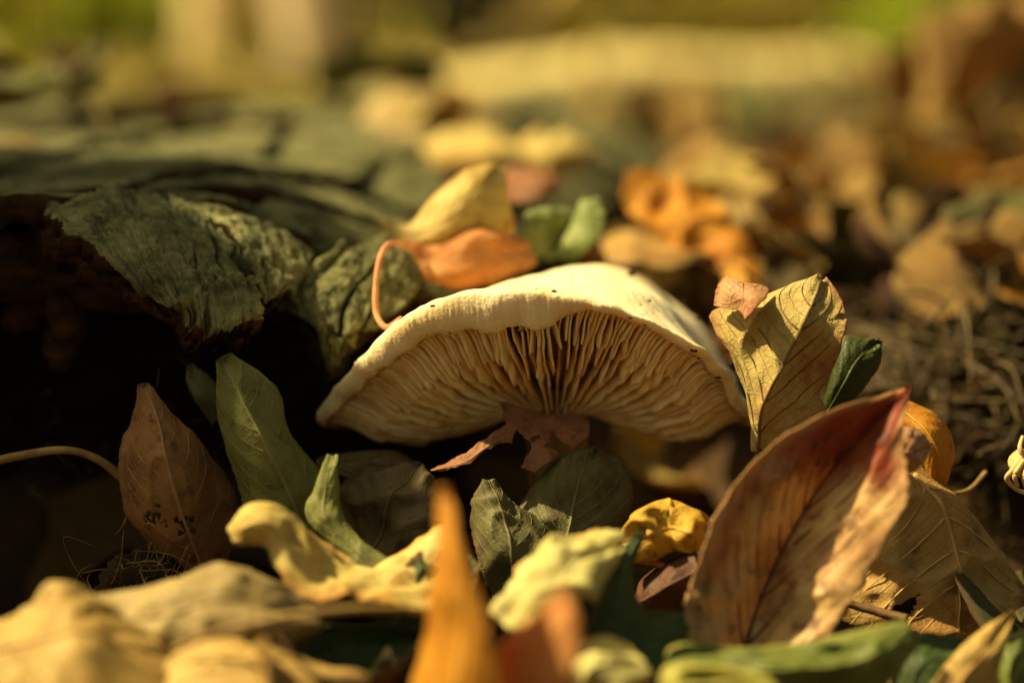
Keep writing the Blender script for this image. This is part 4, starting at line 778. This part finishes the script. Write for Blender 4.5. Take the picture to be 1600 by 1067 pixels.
# ------------------------------------------------------------------ the litter: loose leaves one by one
def proto(seed, wid=.42, curl=.5, fold=.3, n=22, m=6, twist=.3, lobes=0):
    rng = np.random.default_rng(500 + seed); t = np.linspace(0, 1, n); v = np.linspace(-1, 1, 2 * m + 1)
    w_ = wid * np.sin(math.pi * t ** .8) ** .8 * (1 + .12 * fbm(np.stack([t * 6, 0 * t + seed, 0 * t], -1), 1, 3))
    if lobes: w_ = w_ * (1 + .4 * np.sin(t * lobes * 6.28))
    T, Vv = np.meshgrid(t, v, indexing='ij'); x = (T - .5); y = w_[:, None] * Vv
    z = fold * np.abs(y) * (1 + .6 * np.sin(T * 5 + seed)) + curl * (T - .5) ** 2 * 1.2 + twist * y * (T - .5) * 1.6
    P = np.stack([x, y, z], -1); P[..., 2] += .07 * fbm(P + seed, 3.2, 3) + .02 * fbm(P, 9, 2)
    a = curl * (T - .5) * 1.1; P[..., 0] = x * np.cos(a * .8)
    V, F, uv = solid_grid(P, .006, np.stack([T, Vv * .5 + .5], -1)); return new_mesh('fallen_leaf', V, F, M['tan_brown'], uv)
PROTO = [proto(i, *a) for i, a in enumerate([(.36, .5, .35), (.42, .9, .2), (.3, .2, .7), (.45, 1.2, -.3), (.38, -.6, .5), (.34, .8, .9), (.48, .4, .15), (.4, -1.0, .3), (.33, 1.4, .2), (.44, .3, -.6)])]
NAMEC = {'tan_brown': 'tan brown', 'buff': 'yellow buff', 'grey_tan': 'grey tan', 'dark_brown': 'dark brown', 'rose_brown': 'rose brown', 'orange': 'orange', 'cream_yellow': 'cream', 'olive': 'olive', 'lime': 'lime yellow', 'orange_pink': 'pinkish orange', 'gold': 'golden', 'rust': 'rust red', 'dull_brown': 'dull brown', 'dark_olive': 'dark olive'}
SHAPES = ['folded', 'curled', 'sharply folded', 'strongly curled', 'arched', 'boat shaped', 'nearly flat', 'humped', 'rolled up', 'tent shaped']
def scatter(n, xr, yr, keys, size, lift, tilt, where, group, seed, test=None, zf=None):
    rng = np.random.default_rng(seed); k = 0; tries = 0
    while k < n and tries < n * 30:
        tries += 1; x, y = rng.uniform(*xr), rng.uniform(*yr)
        if test and not test(x, y): continue
        key = keys[rng.integers(len(keys))]; pi_ = rng.integers(len(PROTO)); me = PROTO[pi_]
        o = bpy.data.objects.new('fallen_leaf', me); col.objects.link(o); s = rng.uniform(*size)
        z = (zf(x, y) if zf else float(ground_h(np.array([x]), np.array([y]))[0])) + rng.uniform(*lift)
        o.location = (x, y, z); o.rotation_euler = (rng.normal() * tilt, rng.normal() * tilt, rng.uniform(0, 6.28)); o.scale = (s, s, s)
        o.material_slots[0].link = 'OBJECT'; o.material_slots[0].material = M[key]
        big = 'small' if s < size[0] + .35 * (size[1] - size[0]) else 'large' if s > size[0] + .7 * (size[1] - size[0]) else 'medium sized'
        tag(o, f'{big} {SHAPES[pi_]} {NAMEC[key]} fallen leaf {where}', 'leaf', f'{NAMEC[key]} {group}'); k += 1
infr = lambda x, y, mg=.03: abs(x) < (y + D) * 800 / FPX + mg
offlog = lambda x, y: x > -.01 + (y - .05) * .22 + .02 or y > .5
mushclear = lambda x, y: not (-.085 < x < .075 and -.03 < y < .125)
far_keys = ['tan_brown', 'tan_brown', 'buff', 'buff', 'buff', 'grey_tan', 'grey_tan', 'orange', 'cream_yellow', 'olive', 'tan_brown', 'buff', 'dull_brown']
scatter(96, (-.02, .2), (.09, .34), far_keys, (.024, .046), (.002, .02), .6, 'in the litter just behind the mushroom', 'leaves in the litter just behind the mushroom', 21, lambda x, y: infr(x, y) and offlog(x, y) and mushclear(x, y))
scatter(70, (-.2, .35), (.34, .76), ['tan_brown', 'buff', 'buff', 'grey_tan', 'grey_tan', 'cream_yellow', 'olive'], (.03, .055), (.0, .015), .5, 'on open ground short of the pale log', 'leaves on the open ground short of the pale log', 22, lambda x, y: infr(x, y, .05) and offlog(x, y) and not (x > .13 and y < .55))
scatter(64, (.13, .30), (.26, .54), ['tan_brown', 'buff', 'tan_brown', 'grey_tan', 'tan_brown'], (.032, .056), (.004, .034), .8, 'piled in the brown leaf heap', 'leaves piled in the heap', 23, lambda x, y: infr(x, y, .05) and x / (y + D) * FPX + 800 > 1400)
scatter(9, (-.2, .0), (.16, .44), ['grey_tan', 'cream_yellow', 'olive', 'rose_brown'], (.025, .04), (.004, .01), .3, 'lying on the rotten log', 'leaves lying on the rotten log', 24, lambda x, y: infr(x, y) and x < -.04 + (y - .05) * .22, lambda x, y: float(ztop(np.array(x), np.array(y))) + .003)
scatter(34, (-.11, .12), (-.09, .02), ['dull_brown', 'dark_olive', 'dark_brown', 'tan_brown', 'olive', 'grey_tan'], (.03, .045), (.002, .012), .35, 'low in the shaded litter under upright leaves', 'leaves low in the shaded litter', 25, lambda x, y: infr(x, y, .01))
scatter(12, (-.10, .01), (.0, .07), ['dull_brown', 'dark_brown'], (.025, .04), (.002, .006), .25, 'on the floor of the dark hollow', 'leaves on the hollow floor', 26)
scatter(34, (.065, .16), (.02, .14), ['dark_brown', 'dull_brown', 'dull_brown', 'tan_brown', 'dark_olive', 'grey_tan'], (.018, .034), (.004, .022), .45, 'among the matted dry grass', 'leaves among the matted dry grass', 27, infr)
scatter(22, (.045, .16), (.13, .26), ['buff', 'tan_brown', 'cream_yellow', 'orange', 'grey_tan'], (.03, .046), (.014, .03), .45, 'on litter behind the dry tan leaf', 'leaves on top of the litter behind the dry tan leaf', 28, infr)
def far_litter():
    rng = np.random.default_rng(77); n = 6000; y = .88 + 1.8 * rng.uniform(0, 1, n) ** 1.3; x = rng.uniform(-1, 1, n) * (.25 + (y + D) * .36)
    z = ground_h(x, y) + rng.uniform(.003, .03, n); C = np.stack([x, y, z], -1)
    a = rng.normal(size=(n, 3)) * np.array([1, 1, .5]); a /= np.linalg.norm(a, axis=1, keepdims=True); b = np.cross(a, rng.normal(size=(n, 3)) * .5 + np.array([0, 0, 1.])); b /= np.linalg.norm(b, axis=1, keepdims=True); c = np.cross(a, b)
    s = rng.uniform(.018, .04, (n, 1)); V = np.stack([C - a * s, C - a * s * .2 + b * s * .55 + c * s * .2, C + a * s, C - a * s * .2 - b * s * .55 + c * s * .25, C - a * .1 * s], 1).reshape(-1, 3)
    F = []
    for i in range(n): q = 5 * i; F += [(q, q + 1, q + 4), (q + 1, q + 2, q + 4), (q + 2, q + 3, q + 4), (q + 3, q, q + 4)]
    m = simple_foliage('distant leaf litter', [(182, 162, 84), (152, 134, 60), (200, 184, 104), (124, 106, 48), (150, 150, 62)], .25)
    tag(placed('leaf_litter', V, F, m), 'fallen leaves covering the woodland floor towards the trees', 'leaf litter', kind='stuff')
far_litter()
